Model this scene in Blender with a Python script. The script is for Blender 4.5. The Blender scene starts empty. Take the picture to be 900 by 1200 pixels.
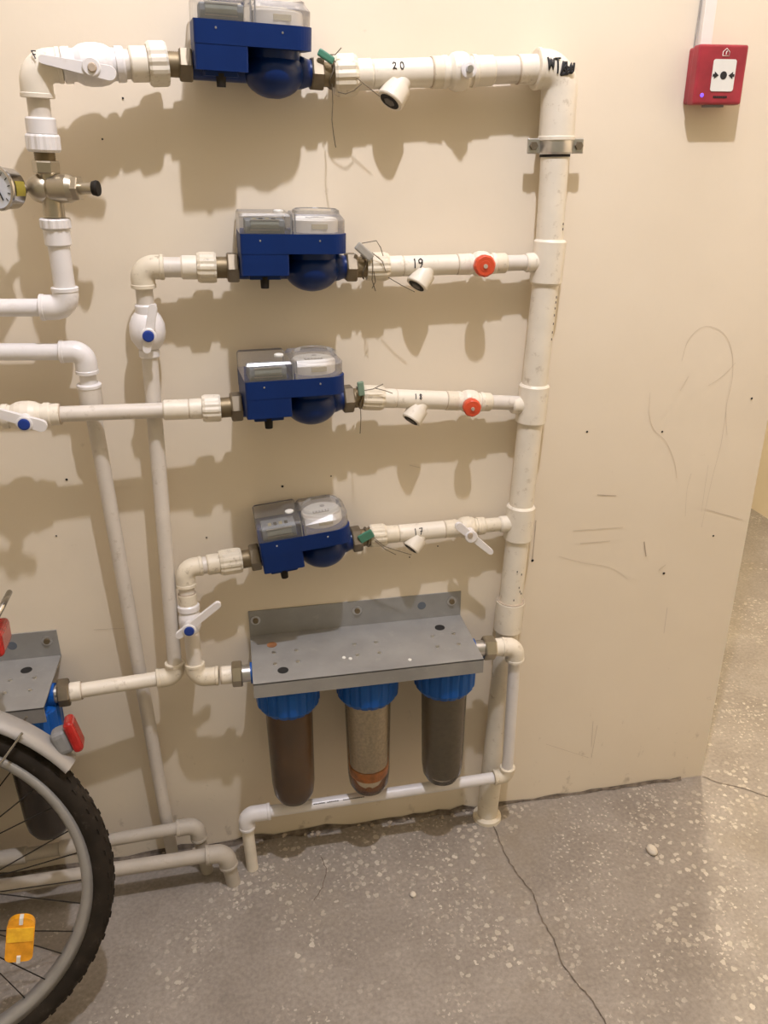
import bpy, bmesh, math, random
from mathutils import Vector, Matrix
random.seed(7)
scene = bpy.context.scene
col = scene.collection

# ------------------------------------------------------------------ camera
F = 944.2                       # focal length in pixels of the 900 x 1200 frame
PITCH, YAW, ROLL = math.radians(23.101), math.radians(10.285), math.radians(0.384)
CAM = Vector((0.0, -1.45, 1.425))
_f = Vector((math.sin(YAW)*math.cos(PITCH), math.cos(YAW)*math.cos(PITCH), -math.sin(PITCH)))
_r = Vector((math.cos(YAW), -math.sin(YAW), 0)); _d = _f.cross(_r)
CR = _r*math.cos(ROLL) + _d*math.sin(ROLL)
CD = _d*math.cos(ROLL) - _r*math.sin(ROLL)
CF = _f
cd = bpy.data.cameras.new('camera'); cam = bpy.data.objects.new('camera', cd); col.objects.link(cam)
cd.sensor_fit = 'VERTICAL'; cd.sensor_height = 24.0; cd.lens = F*24.0/1200.0
cd.clip_start = 0.02
cam.matrix_world = Matrix(((CR.x, -CD.x, -CF.x, CAM.x), (CR.y, -CD.y, -CF.y, CAM.y), (CR.z, -CD.z, -CF.z, CAM.z), (0, 0, 0, 1)))
scene.camera = cam
scene.view_settings.view_transform = 'Standard'
scene.view_settings.look = 'None'
scene.view_settings.gamma = 1.0
scene.view_settings.use_curve_mapping = False
scene.view_settings.exposure = 0.0

# ------------------------------------------------------------------ light
wd = bpy.data.worlds.new('world'); scene.world = wd; wd.use_nodes = True
wd.node_tree.nodes['Background'].inputs[0].default_value = (1.0, 0.83, 0.52, 1)
wd.node_tree.nodes['Background'].inputs[1].default_value = 0.36
LAMP = Vector((0.285, -0.98, 2.98))
ld = bpy.data.lights.new('ceiling_bulb_light', 'POINT'); ld.energy = 126; ld.color = (0.97, 0.965, 1.09); ld.shadow_soft_size = 0.026
lo = bpy.data.objects.new('ceiling_bulb_light', ld); col.objects.link(lo); lo.location = LAMP
ld2 = bpy.data.lights.new('corridor_bulb_light', 'POINT'); ld2.energy = 122; ld2.color = (1.0, 0.86, 0.66); ld2.shadow_soft_size = 0.06
lo2 = bpy.data.objects.new('corridor_bulb_light', ld2); col.objects.link(lo2); lo2.location = (1.45, 0.72, 2.2)

# ------------------------------------------------------------------ pixel helpers
def ray(px, py): return CR*((px-450)/F) + CD*((py-600)/F) + CF
def P(px, py, off):            # point seen at a pixel, 'off' metres in front of the wall
    v = ray(px, py); return CAM + v*((-off-CAM.y)/v.y)
def G(px, py, z=0.0):          # point seen at a pixel, at height z
    v = ray(px, py); return CAM + v*((z-CAM.z)/v.z)
def proj(p):
    q = p-CAM; d = q.dot(CF); return 450+F*q.dot(CR)/d, 600+F*q.dot(CD)/d
def at_x(A, B, px):            # point of line AB whose picture column is px
    k = (px-450)/F; a = A-CAM; b = B-A; g = CR-CF*k; return A + b*(-a.dot(g)/b.dot(g))
def at_y(A, B, py):
    k = (py-600)/F; a = A-CAM; b = B-A; g = CD-CF*k; return A + b*(-a.dot(g)/b.dot(g))

# ------------------------------------------------------------------ materials
def new_mat(name):
    m = bpy.data.materials.new(name); m.use_nodes = True
    nt = m.node_tree; return m, nt, nt.nodes['Principled BSDF']
def simple(name, rgb, rough=0.5, metal=0.0, var=0.08, scale=25.0, bump=0.0, dirt=None, dirt_amt=0.0, dirt_scale=60.0, spec=0.5):
    m, nt, b = new_mat(name); N = nt.nodes; L = nt.links
    tc = N.new('ShaderNodeTexCoord'); nz = N.new('ShaderNodeTexNoise'); nz.inputs['Scale'].default_value = scale; nz.inputs['Detail'].default_value = 5
    L.new(tc.outputs['Object'], nz.inputs['Vector'])
    rp = N.new('ShaderNodeValToRGB'); L.new(nz.outputs['Fac'], rp.inputs['Fac'])
    rp.color_ramp.elements[0].position = 0.3; rp.color_ramp.elements[1].position = 0.7
    rp.color_ramp.elements[0].color = (*[max(0, c*(1-var)) for c in rgb], 1); rp.color_ramp.elements[1].color = (*[min(1, c*(1+var)) for c in rgb], 1)
    out = rp.outputs['Color']
    if dirt:
        n2 = N.new('ShaderNodeTexNoise'); n2.inputs['Scale'].default_value = dirt_scale; n2.inputs['Detail'].default_value = 6; n2.inputs['Roughness'].default_value = 0.7
        L.new(tc.outputs['Object'], n2.inputs['Vector'])
        r2 = N.new('ShaderNodeValToRGB'); L.new(n2.outputs['Fac'], r2.inputs['Fac'])
        r2.color_ramp.elements[0].position = 0.58; r2.color_ramp.elements[0].color = (0, 0, 0, 1)
        r2.color_ramp.elements[1].position = 0.72; r2.color_ramp.elements[1].color = (dirt_amt,)*3 + (1,)
        mx = N.new('ShaderNodeMix'); mx.data_type = 'RGBA'; L.new(r2.outputs['Color'], mx.inputs[0]); L.new(out, mx.inputs[6]); mx.inputs[7].default_value = (*dirt, 1)
        out = mx.outputs[2]
    L.new(out, b.inputs['Base Color'])
    b.inputs['Roughness'].default_value = rough; b.inputs['Metallic'].default_value = metal
    b.inputs['Specular IOR Level'].default_value = spec
    if bump:
        bp = N.new('ShaderNodeBump'); bp.inputs['Strength'].default_value = bump; bp.inputs['Distance'].default_value = 0.002
        L.new(nz.outputs['Fac'], bp.inputs['Height']); L.new(bp.outputs['Normal'], b.inputs['Normal'])
    return m
def clear(name, tint=(0.93, 0.92, 0.90), gloss=0.12, haze=0.0, hazecol=(.8, .78, .72)):
    m = bpy.data.materials.new(name); m.use_nodes = True; nt = m.node_tree; N = nt.nodes; L = nt.links; N.clear()
    o = N.new('ShaderNodeOutputMaterial'); t = N.new('ShaderNodeBsdfTransparent'); t.inputs[0].default_value = (*tint, 1)
    g = N.new('ShaderNodeBsdfGlossy'); g.inputs['Roughness'].default_value = 0.22
    d = N.new('ShaderNodeBsdfDiffuse'); d.inputs[0].default_value = (*hazecol, 1)
    lw = N.new('ShaderNodeFresnel'); lw.inputs['IOR'].default_value = 1.45
    ad = N.new('ShaderNodeMath'); ad.operation = 'ADD'; ad.inputs[1].default_value = gloss*0.3; L.new(lw.outputs[0], ad.inputs[0])
    m1 = N.new('ShaderNodeMixShader'); m1.inputs[0].default_value = haze; L.new(t.outputs[0], m1.inputs[1]); L.new(d.outputs[0], m1.inputs[2])
    m2 = N.new('ShaderNodeMixShader'); L.new(ad.outputs[0], m2.inputs[0]); L.new(m1.outputs[0], m2.inputs[1]); L.new(g.outputs[0], m2.inputs[2])
    L.new(m2.outputs[0], o.inputs[0]); return m

M = {}
M['ppr'] = simple('aged white plastic pipe', (0.72, 0.66, 0.55), 0.42, var=0.05, dirt=(0.30, 0.22, 0.13), dirt_amt=0.55, dirt_scale=45)
M['pprdirty'] = simple('stained white plastic pipe', (0.66, 0.59, 0.46), 0.5, var=0.07, dirt=(0.22, 0.16, 0.09), dirt_amt=0.75, dirt_scale=70)
M['pprgrey'] = simple('greyish white plastic pipe', (0.62, 0.57, 0.50), 0.42, var=0.05, dirt=(0.25, 0.19, 0.12), dirt_amt=0.4, dirt_scale=50)
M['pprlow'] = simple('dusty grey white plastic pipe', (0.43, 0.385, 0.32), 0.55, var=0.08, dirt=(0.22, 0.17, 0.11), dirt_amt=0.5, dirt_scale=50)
M['pprnew'] = simple('clean white plastic pipe', (0.71, 0.685, 0.67), 0.32, var=0.02, dirt=(0.5, 0.42, 0.32), dirt_amt=0.3, dirt_scale=30)
M['blue'] = simple('royal blue moulded plastic', (0.0025, 0.020, 0.110), 0.45, var=0.06, spec=0.22)
M['bluecast'] = simple('glossy blue enamelled casting', (0.0025, 0.019, 0.105), 0.30, var=0.12, bump=0.15, spec=0.3)
M['capblue'] = simple('bright blue filter cap plastic', (0.005, 0.085, 0.36), 0.4, var=0.08, spec=0.3)
M['bluebtn'] = simple('dark blue valve button', (0.010, 0.04, 0.25), 0.35)
M['brass'] = simple('tarnished nickel brass', (0.20, 0.165, 0.115), 0.5, metal=0.7, var=0.2, bump=0.2)
M['thread'] = simple('dull brass thread', (0.20, 0.155, 0.09), 0.5, metal=0.7, var=0.25, bump=0.3)
M['nickel'] = simple('brushed nickel casting', (0.45, 0.40, 0.31), 0.33, metal=0.9, var=0.1)
M['zinc'] = simple('galvanised steel sheet', (0.30, 0.295, 0.28), 0.55, metal=0.3, var=0.12, scale=14, dirt=(0.40, 0.385, 0.35), dirt_amt=0.4, dirt_scale=40)
M['steel'] = simple('bright zinc steel', (0.55, 0.54, 0.52), 0.3, metal=0.9, var=0.1)
M['rubber'] = simple('black rubber', (0.018, 0.015, 0.012), 0.7, var=0.2, spec=0.2)
M['tyre'] = simple('dusty black tyre rubber', (0.022, 0.017, 0.012), 0.8, var=0.3, spec=0.2, bump=0.3, dirt=(0.09, 0.08, 0.07), dirt_amt=0.4, dirt_scale=50)
M['hole'] = simple('dark opening', (0.012, 0.011, 0.010), 0.8)
M['red'] = simple('red enamelled plastic', (0.30, 0.022, 0.036), 0.4, var=0.22)
M['redknob'] = simple('orange red knob plastic', (0.58, 0.070, 0.025), 0.4, var=0.1, scale=60)
M['redlens'] = simple('red reflector lens', (0.33, 0.010, 0.009), 0.2, var=0.2, scale=80)
M['amber'] = simple('amber reflector lens', (0.85, 0.36, 0.02), 0.15, var=0.25, scale=50)
M['white'] = simple('matte white card', (0.70, 0.69, 0.64), 0.6, var=0.03)
M['trunk'] = simple('white cable trunking', (0.78, 0.73, 0.67), 0.45, var=0.02)
M['ink'] = simple('black marker ink', (0.012, 0.012, 0.014), 0.6)
M['print'] = simple('grey printed lettering', (0.12, 0.11, 0.10), 0.6)
M['pencil'] = simple('faint pencil line', (0.60, 0.52, 0.41), 0.8)
M['smudge'] = simple('dark scuff', (0.44, 0.36, 0.27), 0.8, var=0.3)
M['fender'] = simple('silver painted mudguard', (0.34, 0.325, 0.305), 0.4, metal=0.2, var=0.03)
M['rim'] = simple('grey aluminium rim', (0.34, 0.33, 0.31), 0.4, metal=0.35, var=0.08)
M['chrome'] = simple('chromed steel', (0.45, 0.44, 0.42), 0.2, metal=1.0)
M['grey'] = simple('grey plastic', (0.20, 0.20, 0.20), 0.5)
M['dial'] = simple('white gauge dial', (0.62, 0.66, 0.74), 0.4, var=0.02)
M['lcd'] = simple('grey lcd glass', (0.30, 0.32, 0.28), 0.25, var=0.1)
M['pcb'] = simple('dark blue grey module', (0.17, 0.185, 0.20), 0.5, var=0.3)
M['counter'] = simple('cream counter body', (0.70, 0.66, 0.60), 0.5, var=0.04)
M['tan'] = simple('tan label print', (0.42, 0.36, 0.20), 0.6)
M['seal'] = simple('green plastic seal', (0.06, 0.20, 0.13), 0.4, var=0.25)
M['sealg'] = simple('grey lead seal', (0.33, 0.31, 0.27), 0.5, var=0.2)
M['wire'] = simple('twisted seal wire', (0.16, 0.13, 0.09), 0.5, metal=0.5)
M['led'] = simple('violet indicator', (0.22, 0.10, 0.85), 0.3)
b_ = M['led'].node_tree.nodes['Principled BSDF']; b_.inputs['Emission Color'].default_value = (0.25, 0.12, 1.0, 1); b_.inputs['Emission Strength'].default_value = 0.7
M['clear'] = clear('clear meter cover plastic', (0.95, 0.945, 0.93), 0.08, haze=0.10)
M['dome'] = clear('milky clear dome plastic', (0.95, 0.945, 0.93), 0.08, haze=0.30, hazecol=(.72, .68, .62))
M['sump'] = clear('clear filter bowl plastic', (0.97, 0.955, 0.92), 0.05, haze=0.03, hazecol=(.6, .55, .45))
M['cart_brown'] = simple('brown rusty water', (0.155, 0.075, 0.020), 0.5, var=0.3, scale=12)
M['cart_beads'] = simple('wet grey filter beads', (0.60, 0.52, 0.41), 0.55, var=0.18, scale=170, bump=0.8)
M['cart_orange'] = simple('orange rust sediment', (0.72, 0.26, 0.03), 0.5, var=0.3, scale=60)
M['cart_grey'] = simple('grey carbon cartridge', (0.185, 0.155, 0.115), 0.7, var=0.1, scale=90)
M['cart_dark'] = simple('near black cartridge', (0.030, 0.015, 0.009), 0.5, var=0.3)
M['stone'] = simple('pale stone chip', (0.62, 0.56, 0.46), 0.8, var=0.1)

def wall_mat():
    m, nt, b = new_mat('cream painted plaster'); N = nt.nodes; L = nt.links
    tc = N.new('ShaderNodeTexCoord')
    n1 = N.new('ShaderNodeTexNoise'); n1.inputs['Scale'].default_value = 2.2; n1.inputs['Detail'].default_value = 4; L.new(tc.outputs['Object'], n1.inputs['Vector'])
    r1 = N.new('ShaderNodeValToRGB'); L.new(n1.outputs['Fac'], r1.inputs['Fac'])
    r1.color_ramp.elements[0].position = .35; r1.color_ramp.elements[0].color = (0.735, 0.645, 0.505, 1)
    r1.color_ramp.elements[1].position = .65; r1.color_ramp.elements[1].color = (0.775, 0.685, 0.545, 1)
    # scuffs and stains, denser near the floor
    n2 = N.new('ShaderNodeTexNoise'); n2.inputs['Scale'].default_value = 26; n2.inputs['Detail'].default_value = 8; n2.inputs['Roughness'].default_value = .65
    mp = N.new('ShaderNodeMapping'); mp.inputs['Scale'].default_value = (1.0, 1.0, 0.7); L.new(tc.outputs['Object'], mp.inputs['Vector']); L.new(mp.outputs[0], n2.inputs['Vector'])
    sx = N.new('ShaderNodeSeparateXYZ'); L.new(tc.outputs['Object'], sx.inputs[0])
    mr = N.new('ShaderNodeMapRange'); mr.inputs[1].default_value = 0.0; mr.inputs[2].default_value = 0.45; mr.inputs[3].default_value = 0.10; mr.inputs[4].default_value = 0.0
    L.new(sx.outputs['Z'], mr.inputs[0])
    ad = N.new('ShaderNodeMath'); ad.operation = 'ADD'; L.new(n2.outputs['Fac'], ad.inputs[0]); L.new(mr.outputs[0], ad.inputs[1])
    r2 = N.new('ShaderNodeValToRGB'); L.new(ad.outputs[0], r2.inputs['Fac']); r2.color_ramp.elements[0].position = .68; r2.color_ramp.elements[0].color = (0, 0, 0, 1); r2.color_ramp.elements[1].position = .80; r2.color_ramp.elements[1].color = (.55, .55, .55, 1)
    mx = N.new('ShaderNodeMix'); mx.data_type = 'RGBA'; L.new(r2.outputs['Color'], mx.inputs[0]); L.new(r1.outputs['Color'], mx.inputs[6]); mx.inputs[7].default_value = (0.33, 0.26, 0.18, 1)
    L.new(mx.outputs[2], b.inputs['Base Color'])
    b.inputs['Roughness'].default_value = 0.55
    n3 = N.new('ShaderNodeTexNoise'); n3.inputs['Scale'].default_value = 9; n3.inputs['Detail'].default_value = 7; L.new(tc.outputs['Object'], n3.inputs['Vector'])
    bp = N.new('ShaderNodeBump'); bp.inputs['Strength'].default_value = .25; bp.inputs['Distance'].default_value = .006; L.new(n3.outputs['Fac'], bp.inputs['Height']); L.new(bp.outputs['Normal'], b.inputs['Normal'])
    return m
def floor_mat():
    m, nt, b = new_mat('worn terrazzo concrete'); N = nt.nodes; L = nt.links
    tc = N.new('ShaderNodeTexCoord')
    def noise(s, d=5, r=.55):
        n = N.new('ShaderNodeTexNoise'); n.inputs['Scale'].default_value = s; n.inputs['Detail'].default_value = d; n.inputs['Roughness'].default_value = r; L.new(tc.outputs['Object'], n.inputs['Vector']); return n
    def ramp(src, p0, c0, p1, c1):
        r = N.new('ShaderNodeValToRGB'); L.new(src, r.inputs['Fac']); r.color_ramp.elements[0].position = p0; r.color_ramp.elements[0].color = (*c0, 1); r.color_ramp.elements[1].position = p1; r.color_ramp.elements[1].color = (*c1, 1); return r.outputs['Color']
    base = ramp(noise(5.5, 8, .62).outputs['Fac'], .3, (0.222, 0.192, 0.160), .7, (0.315, 0.280, 0.240))
    fine = ramp(noise(120, 3).outputs['Fac'], .3, (.82, .82, .82), .7, (1.12, 1.12, 1.12))
    mul = N.new('ShaderNodeMix'); mul.data_type = 'RGBA'; mul.blend_type = 'MULTIPLY'; mul.inputs[0].default_value = 1; L.new(base, mul.inputs[6]); L.new(fine, mul.inputs[7])
    # stone chips: voronoi cells of two sizes, present in patches
    out = mul.outputs[2]
    for sc, size, patch, lo, hi in ((62, .36, 3.1, .49, .60), (105, .32, 4.0, .46, .60)):
        v = N.new('ShaderNodeTexVoronoi'); v.inputs['Scale'].default_value = sc; v.inputs['Randomness'].default_value = 1.0
        wob = noise(sc*1.6, 2); mv = N.new('ShaderNodeMix'); mv.data_type = 'RGBA'; mv.inputs[0].default_value = .012; L.new(tc.outputs['Object'], mv.inputs[6]); L.new(wob.outputs['Color'], mv.inputs[7]); L.new(mv.outputs[2], v.inputs['Vector'])
        chip = N.new('ShaderNodeMath'); chip.operation = 'LESS_THAN'; chip.inputs[1].default_value = size; L.new(v.outputs['Distance'], chip.inputs[0])
        sep = N.new('ShaderNodeSeparateColor'); L.new(v.outputs['Color'], sep.inputs[0])
        some = N.new('ShaderNodeMath'); some.operation = 'GREATER_THAN'; some.inputs[1].default_value = .45; L.new(sep.outputs[0], some.inputs[0])
        pt = ramp(noise(patch, 3).outputs['Fac'], lo, (0, 0, 0), hi, (1, 1, 1))
        a = N.new('ShaderNodeMath'); a.operation = 'MULTIPLY'; L.new(chip.outputs[0], a.inputs[0]); L.new(some.outputs[0], a.inputs[1])
        c = N.new('ShaderNodeMath'); c.operation = 'MULTIPLY'; L.new(a.outputs[0], c.inputs[0]); L.new(pt, c.inputs[1])
        c2 = N.new('ShaderNodeMath'); c2.operation = 'MULTIPLY'; c2.inputs[1].default_value = .68; L.new(c.outputs[0], c2.inputs[0])
        cc = ramp(sep.outputs[1], 0, (.42, .365, .29), 1, (.66, .60, .50))
        mx = N.new('ShaderNodeMix'); mx.data_type = 'RGBA'; L.new(c2.outputs[0], mx.inputs[0]); L.new(out, mx.inputs[6]); L.new(cc, mx.inputs[7]); out = mx.outputs[2]
    st = ramp(noise(2.6, 6, .6).outputs['Fac'], .56, (0, 0, 0), .72, (.5, .5, .5))
    mx = N.new('ShaderNodeMix'); mx.data_type = 'RGBA'; L.new(st, mx.inputs[0]); L.new(out, mx.inputs[6]); mx.inputs[7].default_value = (.22, .18, .125, 1)
    L.new(mx.outputs[2], b.inputs['Base Color']); b.inputs['Roughness'].default_value = .6
    bp = N.new('ShaderNodeBump'); bp.inputs['Strength'].default_value = .3; bp.inputs['Distance'].default_value = .004; L.new(noise(30, 8).outputs['Fac'], bp.inputs['Height']); L.new(bp.outputs['Normal'], b.inputs['Normal'])
    return m
M['wall'] = wall_mat(); M['floor'] = floor_mat()
M['wallfar'] = simple('pale yellow painted plaster', (0.86, 0.74, 0.55), 0.6, var=0.03, scale=3)
M['ceiling'] = simple('white ceiling paint', (0.75, 0.70, 0.62), 0.7, var=0.02, scale=2)
M['gap'] = simple('dark crumbled joint', (0.15, 0.12, 0.09), 0.9, var=0.5, scale=60, bump=0.6)
M['plaster'] = simple('crumbled grey plaster', (0.36, 0.30, 0.235), 0.9, var=0.3, scale=40, bump=1.0)

# ------------------------------------------------------------------ mesh helpers
def frame(ax):
    ax = ax.normalized(); t = Vector((0, 0, 1)) if abs(ax.z) < .9 else Vector((0, 1, 0))
    e1 = ax.cross(t).normalized(); return ax, e1, ax.cross(e1).normalized()
class MB:
    def __init__(s): s.v = []; s.f = []; s.sm = []
    def ring(s, c, e1, e2, r, n, ph=0.0, alt=None):
        i0 = len(s.v)
        for k in range(n):
            a = 2*math.pi*k/n + ph; rr = r if alt is None else r*alt[k % len(alt)]
            s.v.append(c + e1*(math.cos(a)*rr) + e2*(math.sin(a)*rr))
        return i0
    def face(s, idx, smooth=True): s.f.append(tuple(idx)); s.sm.append(smooth)
    def bridge(s, a, b, n, smooth=True):
        for k in range(n): s.face((a+k, a+(k+1) % n, b+(k+1) % n, b+k), smooth)
    def cap(s, a, n, flip=False):
        i0 = len(s.v); s.v += [v.copy() for v in s.v[a:a+n]]; idx = list(range(i0, i0+n)); s.face(idx[::-1] if flip else idx, False)
    def lathe(s, A, ax, prof, n=28, ph=0.0, smooth=True, caps=True, alt=None):
        """prof: (distance along ax from A, radius); equal distances make a sharp step"""
        ax, e1, e2 = frame(ax); prev = None; first = None
        for (t, r) in prof:
            if prev is not None:
                a = s.ring(A+ax*prev[0], e1, e2, prev[1], n, ph, alt); b = s.ring(A+ax*t, e1, e2, r, n, ph, alt)
                s.bridge(a, b, n, smooth)
                if first is None: first = a
                last = b
            prev = (t, r)
        if caps: s.cap(first, n, True); s.cap(last, n)
        return s
    def smoothlathe(s, A, ax, prof, n=32, caps=True):
        ax, e1, e2 = frame(ax); rs = [s.ring(A+ax*t, e1, e2, r, n) for t, r in prof]
        for a, b in zip(rs, rs[1:]): s.bridge(a, b, n)
        if caps: s.cap(rs[0], n, True); s.cap(rs[-1], n)
        return s
    def cyl(s, A, B, r, n=24, r2=None): return s.lathe(A, B-A, [(0, r), ((B-A).length, r if r2 is None else r2)], n)
    def hexa(s, A, B, r): 
        l = (B-A).length; return s.lathe(A, B-A, [(0, r*.93), (l*.12, r), (l*.88, r), (l, r*.93)], 6, smooth=False)
    def ribbed(s, A, B, r, n=12):
        l = (B-A).length; return s.lathe(A, B-A, [(0, r*.93), (l*.12, r), (l*.85, r), (l, r*.9)], n*3, smooth=False, alt=[1.0, 1.0, .945])
    def sweep(s, pts, r, n=12, closed=False, rs=None):
        m = len(pts); prev = None; rings = []; e1 = None
        for i, p in enumerate(pts):
            if closed: t = pts[(i+1) % m]-pts[i-1]
            else: t = pts[min(i+1, m-1)]-pts[max(i-1, 0)]
            t = t.normalized()
            if e1 is None: _, e1, e2 = frame(t)
            else:
                e1 = (e1 - t*e1.dot(t)).normalized(); e2 = t.cross(e1)
            rings.append(s.ring(p, e1, e2, rs[i] if rs else r, n))
        for a, b in zip(rings, rings[1:]): s.bridge(a, b, n)
        if closed: s.bridge(rings[-1], rings[0], n)
        else: s.cap(rings[0], n, True); s.cap(rings[-1], n)
        return s
    def box(s, c, sx, sy, sz, X=Vector((1, 0, 0)), Y=Vector((0, 1, 0)), Z=Vector((0, 0, 1)), bev=0.0, seg=2):
        bm = bmesh.new(); bmesh.ops.create_cube(bm, size=1.0)
        for v in bm.verts: v.co = Vector((v.co.x*sx, v.co.y*sy, v.co.z*sz))
        if bev: bmesh.ops.bevel(bm, geom=bm.edges[:], offset=bev, segments=seg, affect='EDGES', profile=.5)
        s.add_bm(bm, c, X, Y, Z); return s
    def add_bm(s, bm, c=Vector((0, 0, 0)), X=Vector((1, 0, 0)), Y=Vector((0, 1, 0)), Z=Vector((0, 0, 1)), smooth=False):
        bm.verts.index_update(); i0 = len(s.v)
        for v in bm.verts: s.v.append(c + X*v.co.x + Y*v.co.y + Z*v.co.z)
        for f in bm.faces: s.face([i0+v.index for v in f.verts], smooth)
        bm.free()
    def prism(s, outline, z0, z1, top_scale=None, smooth=False):
        """outline: list of (x, y) counter-clockwise, extruded between z0 and z1"""
        n = len(outline); a = len(s.v)
        for x, y in outline: s.v.append(Vector((x, y, z0)))
        for x, y in outline: s.v.append(Vector((x, y, z1)))
        s.bridge(a, a+n, n, smooth); s.cap(a, n, True); s.cap(a+n, n); return s
    def sphere(s, c, rx, ry, rz, n=24, m=14, X=Vector((1, 0, 0)), Y=Vector((0, 1, 0)), Z=Vector((0, 0, 1))):
        rings = []
        for j in range(1, m):
            a = math.pi*j/m; i0 = len(s.v)
            for k in range(n):
                b = 2*math.pi*k/n
                s.v.append(c + X*(rx*math.sin(a)*math.cos(b)) + Y*(ry*math.sin(a)*math.sin(b)) + Z*(-rz*math.cos(a)))
            rings.append(i0)
        for a, b in zip(rings, rings[1:]): s.bridge(a, b, n)
        s.cap(rings[0], n, True); s.cap(rings[-1], n); return s
    def ribbon(s, pts, w, up):
        for p, q in zip(pts, pts[1:]):
            d = (q-p); side = d.cross(up)
            if side.length < 1e-9: continue
            side = side.normalized()*w*.5; e = d.normalized()*w*.25; i0 = len(s.v)
            s.v += [p-side-e, q-side+e, q+side+e, p+side-e]; s.face((i0, i0+1, i0+2, i0+3), False)
        return s

def wloc(o):
    p = Vector((0, 0, 0))
    while o: p += o.location; o = o.parent
    return p
def build(mb, name, mat, parent=None, local=False, label=None, kind=None):
    me = bpy.data.meshes.new(name)
    off = Vector((0, 0, 0)) if (local or parent is None) else wloc(parent)
    me.from_pydata([tuple(v-off) for v in mb.v], [], mb.f)
    me.polygons.foreach_set('use_smooth', mb.sm)
    me.materials.append(M[mat] if isinstance(mat, str) else mat); me.update()
    o = bpy.data.objects.new(name, me); col.objects.link(o)
    if parent: o.parent = parent
    if label: o['label'] = label
    if kind: o['kind'] = kind
    return o
def tag(o, label, cat, group=None):
    o['label'] = label; o['category'] = cat
    if group: o['group'] = group
    return o
def thing(name, label, cat, loc=(0, 0, 0), group=None):
    o = bpy.data.objects.new(name, None); col.objects.link(o); o.location = loc; o.empty_display_size = .05
    return tag(o, label, cat, group)
def struct(name, mb, mat, label=None):
    o = build(mb, name, mat); o['kind'] = 'structure'
    if label: o['label'] = label
    return o

# ------------------------------------------------------------------ the setting
WX = 1.078                                                          # free right-hand end of the pipe wall
wall = struct('wall_back', MB().box(Vector(((WX-2.4)/2, .11, 1.75)), WX+2.4, .22, 3.5), 'wall', 'cream painted wall carrying the pipes and meters')
floor = struct('floor', MB().box(Vector((.4, .4, -.05)), 5.6+.2, 6.4, .10), 'floor', 'worn grey terrazzo concrete floor')
struct('wall_right', MB().box(Vector((2.234+.1, .6, 1.75)), .2, 6.0, 3.5), 'wallfar', 'pale yellow wall across the corridor')
struct('wall_left', MB().box(Vector((-2.45, -1.35, 1.75)), .1, 2.7, 3.5), 'wall')
struct('ceiling', MB().box(Vector((.4, .4, 3.55)), 5.8, 6.4, .1), 'ceiling')
FRONT = Vector((0, -1, 0)); UP = Vector((0, 0, 1)); EX = Vector((1, 0, 0))
# lamp fittings above the frame
for nm, lp, lb in (('ceiling_lamp', lo.location, 'bare bulb hanging on a white cord over the meters'), ('corridor_lamp', lo2.location, 'bare bulb hanging on a white cord in the corridor')):
    t = thing(nm, lb, 'lamp', (lp.x, lp.y, 3.5))
    build(MB().lathe(Vector((lp.x, lp.y, 3.5)), -UP, [(0, .05), (.012, .05), (.02, .01)], 24), 'ceiling_rose', 'white', t)
    build(MB().cyl(Vector((lp.x, lp.y, 3.49)), Vector((lp.x, lp.y, lp.z+.08)), .004, 10), 'lamp_cord', 'white', t)
    build(MB().lathe(Vector((lp.x, lp.y, lp.z+.09)), -UP, [(0, .012), (.015, .02), (.05, .02)], 20), 'bulb_holder', 'white', t)

# crumbled joint between wall and floor, cracks in the floor
mb = MB(); xs = [-.75+.03*i for i in range(int((WX+.75)/.03))]; rows = []
for x in xs:
    hgt = .003+.006*random.random()+(.010 if -.3 < x < .45 else 0)*random.random(); dep = .003+.006*random.random()+(.008*random.random() if x < .5 else 0)
    rows.append(len(mb.v)); mb.v += [Vector((x, -.0015, hgt)), Vector((x, -.004, .003)), Vector((x, -dep, .0012))]
for a, b in zip(rows, rows[1:]):
    mb.face((a, a+1, b+1, b), False); mb.face((a+1, a+2, b+2, b+1), False)
build(mb, 'joint_gap', 'gap', floor, label='dark crumbled joint along the foot of the wall')
mb = MB()                                                           # loose broken plaster along the foot of the wall
for i in range(46):
    x = random.choice((random.uniform(-.3, .1), random.uniform(-.2, .52), random.uniform(.2, .5))); s_ = random.uniform(.003, .008)
    bm = bmesh.new(); bmesh.ops.create_icosphere(bm, subdivisions=1, radius=s_)
    for v in bm.verts: v.co = v.co*random.uniform(.65, 1.15); v.co.z *= .6
    mb.add_bm(bm, Vector((x, random.uniform(-.022, -.002), s_*.3)))
build(mb, 'plaster_rubble', 'plaster', floor, kind='stuff')
def crack(pix, w, name='crack', mat='gap', jit=3):
    pts = []
    for (a, b) in zip(pix, pix[1:]):
        n = 5
        for k in range(n):
            t = k/n; pts.append(G(a[0]+(b[0]-a[0])*t+random.uniform(-jit, jit)*.4, a[1]+(b[1]-a[1])*t, .0012))
    pts.append(G(*pix[-1], .0012)); build(MB().ribbon(pts, w, UP), name, mat, floor)
crack([(579, 968), (590, 998), (603, 1020), (625, 1048), (634, 1075), (648, 1100), (660, 1130), (676, 1153), (692, 1168), (708, 1195), (716, 1220)], .0026)
crack([(824, 910), (845, 918), (870, 923), (900, 934)], .0022)
crack([(376, 1004), (383, 1020), (378, 1040), (368, 1055)], .0018, jit=2)
tag(build(MB().sphere(G(764, 996, .006), .012, .016, .008, 10, 6), 'stone_chip', 'stone'), 'small pale stone chip lying loose on the floor', 'stone')
tag(build(MB().sphere(G(484, 1048, .003), .007, .008, .004, 8, 6), 'plaster_crumb', 'stone'), 'tiny pale crumb on the floor below the filters', 'stone')

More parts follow.
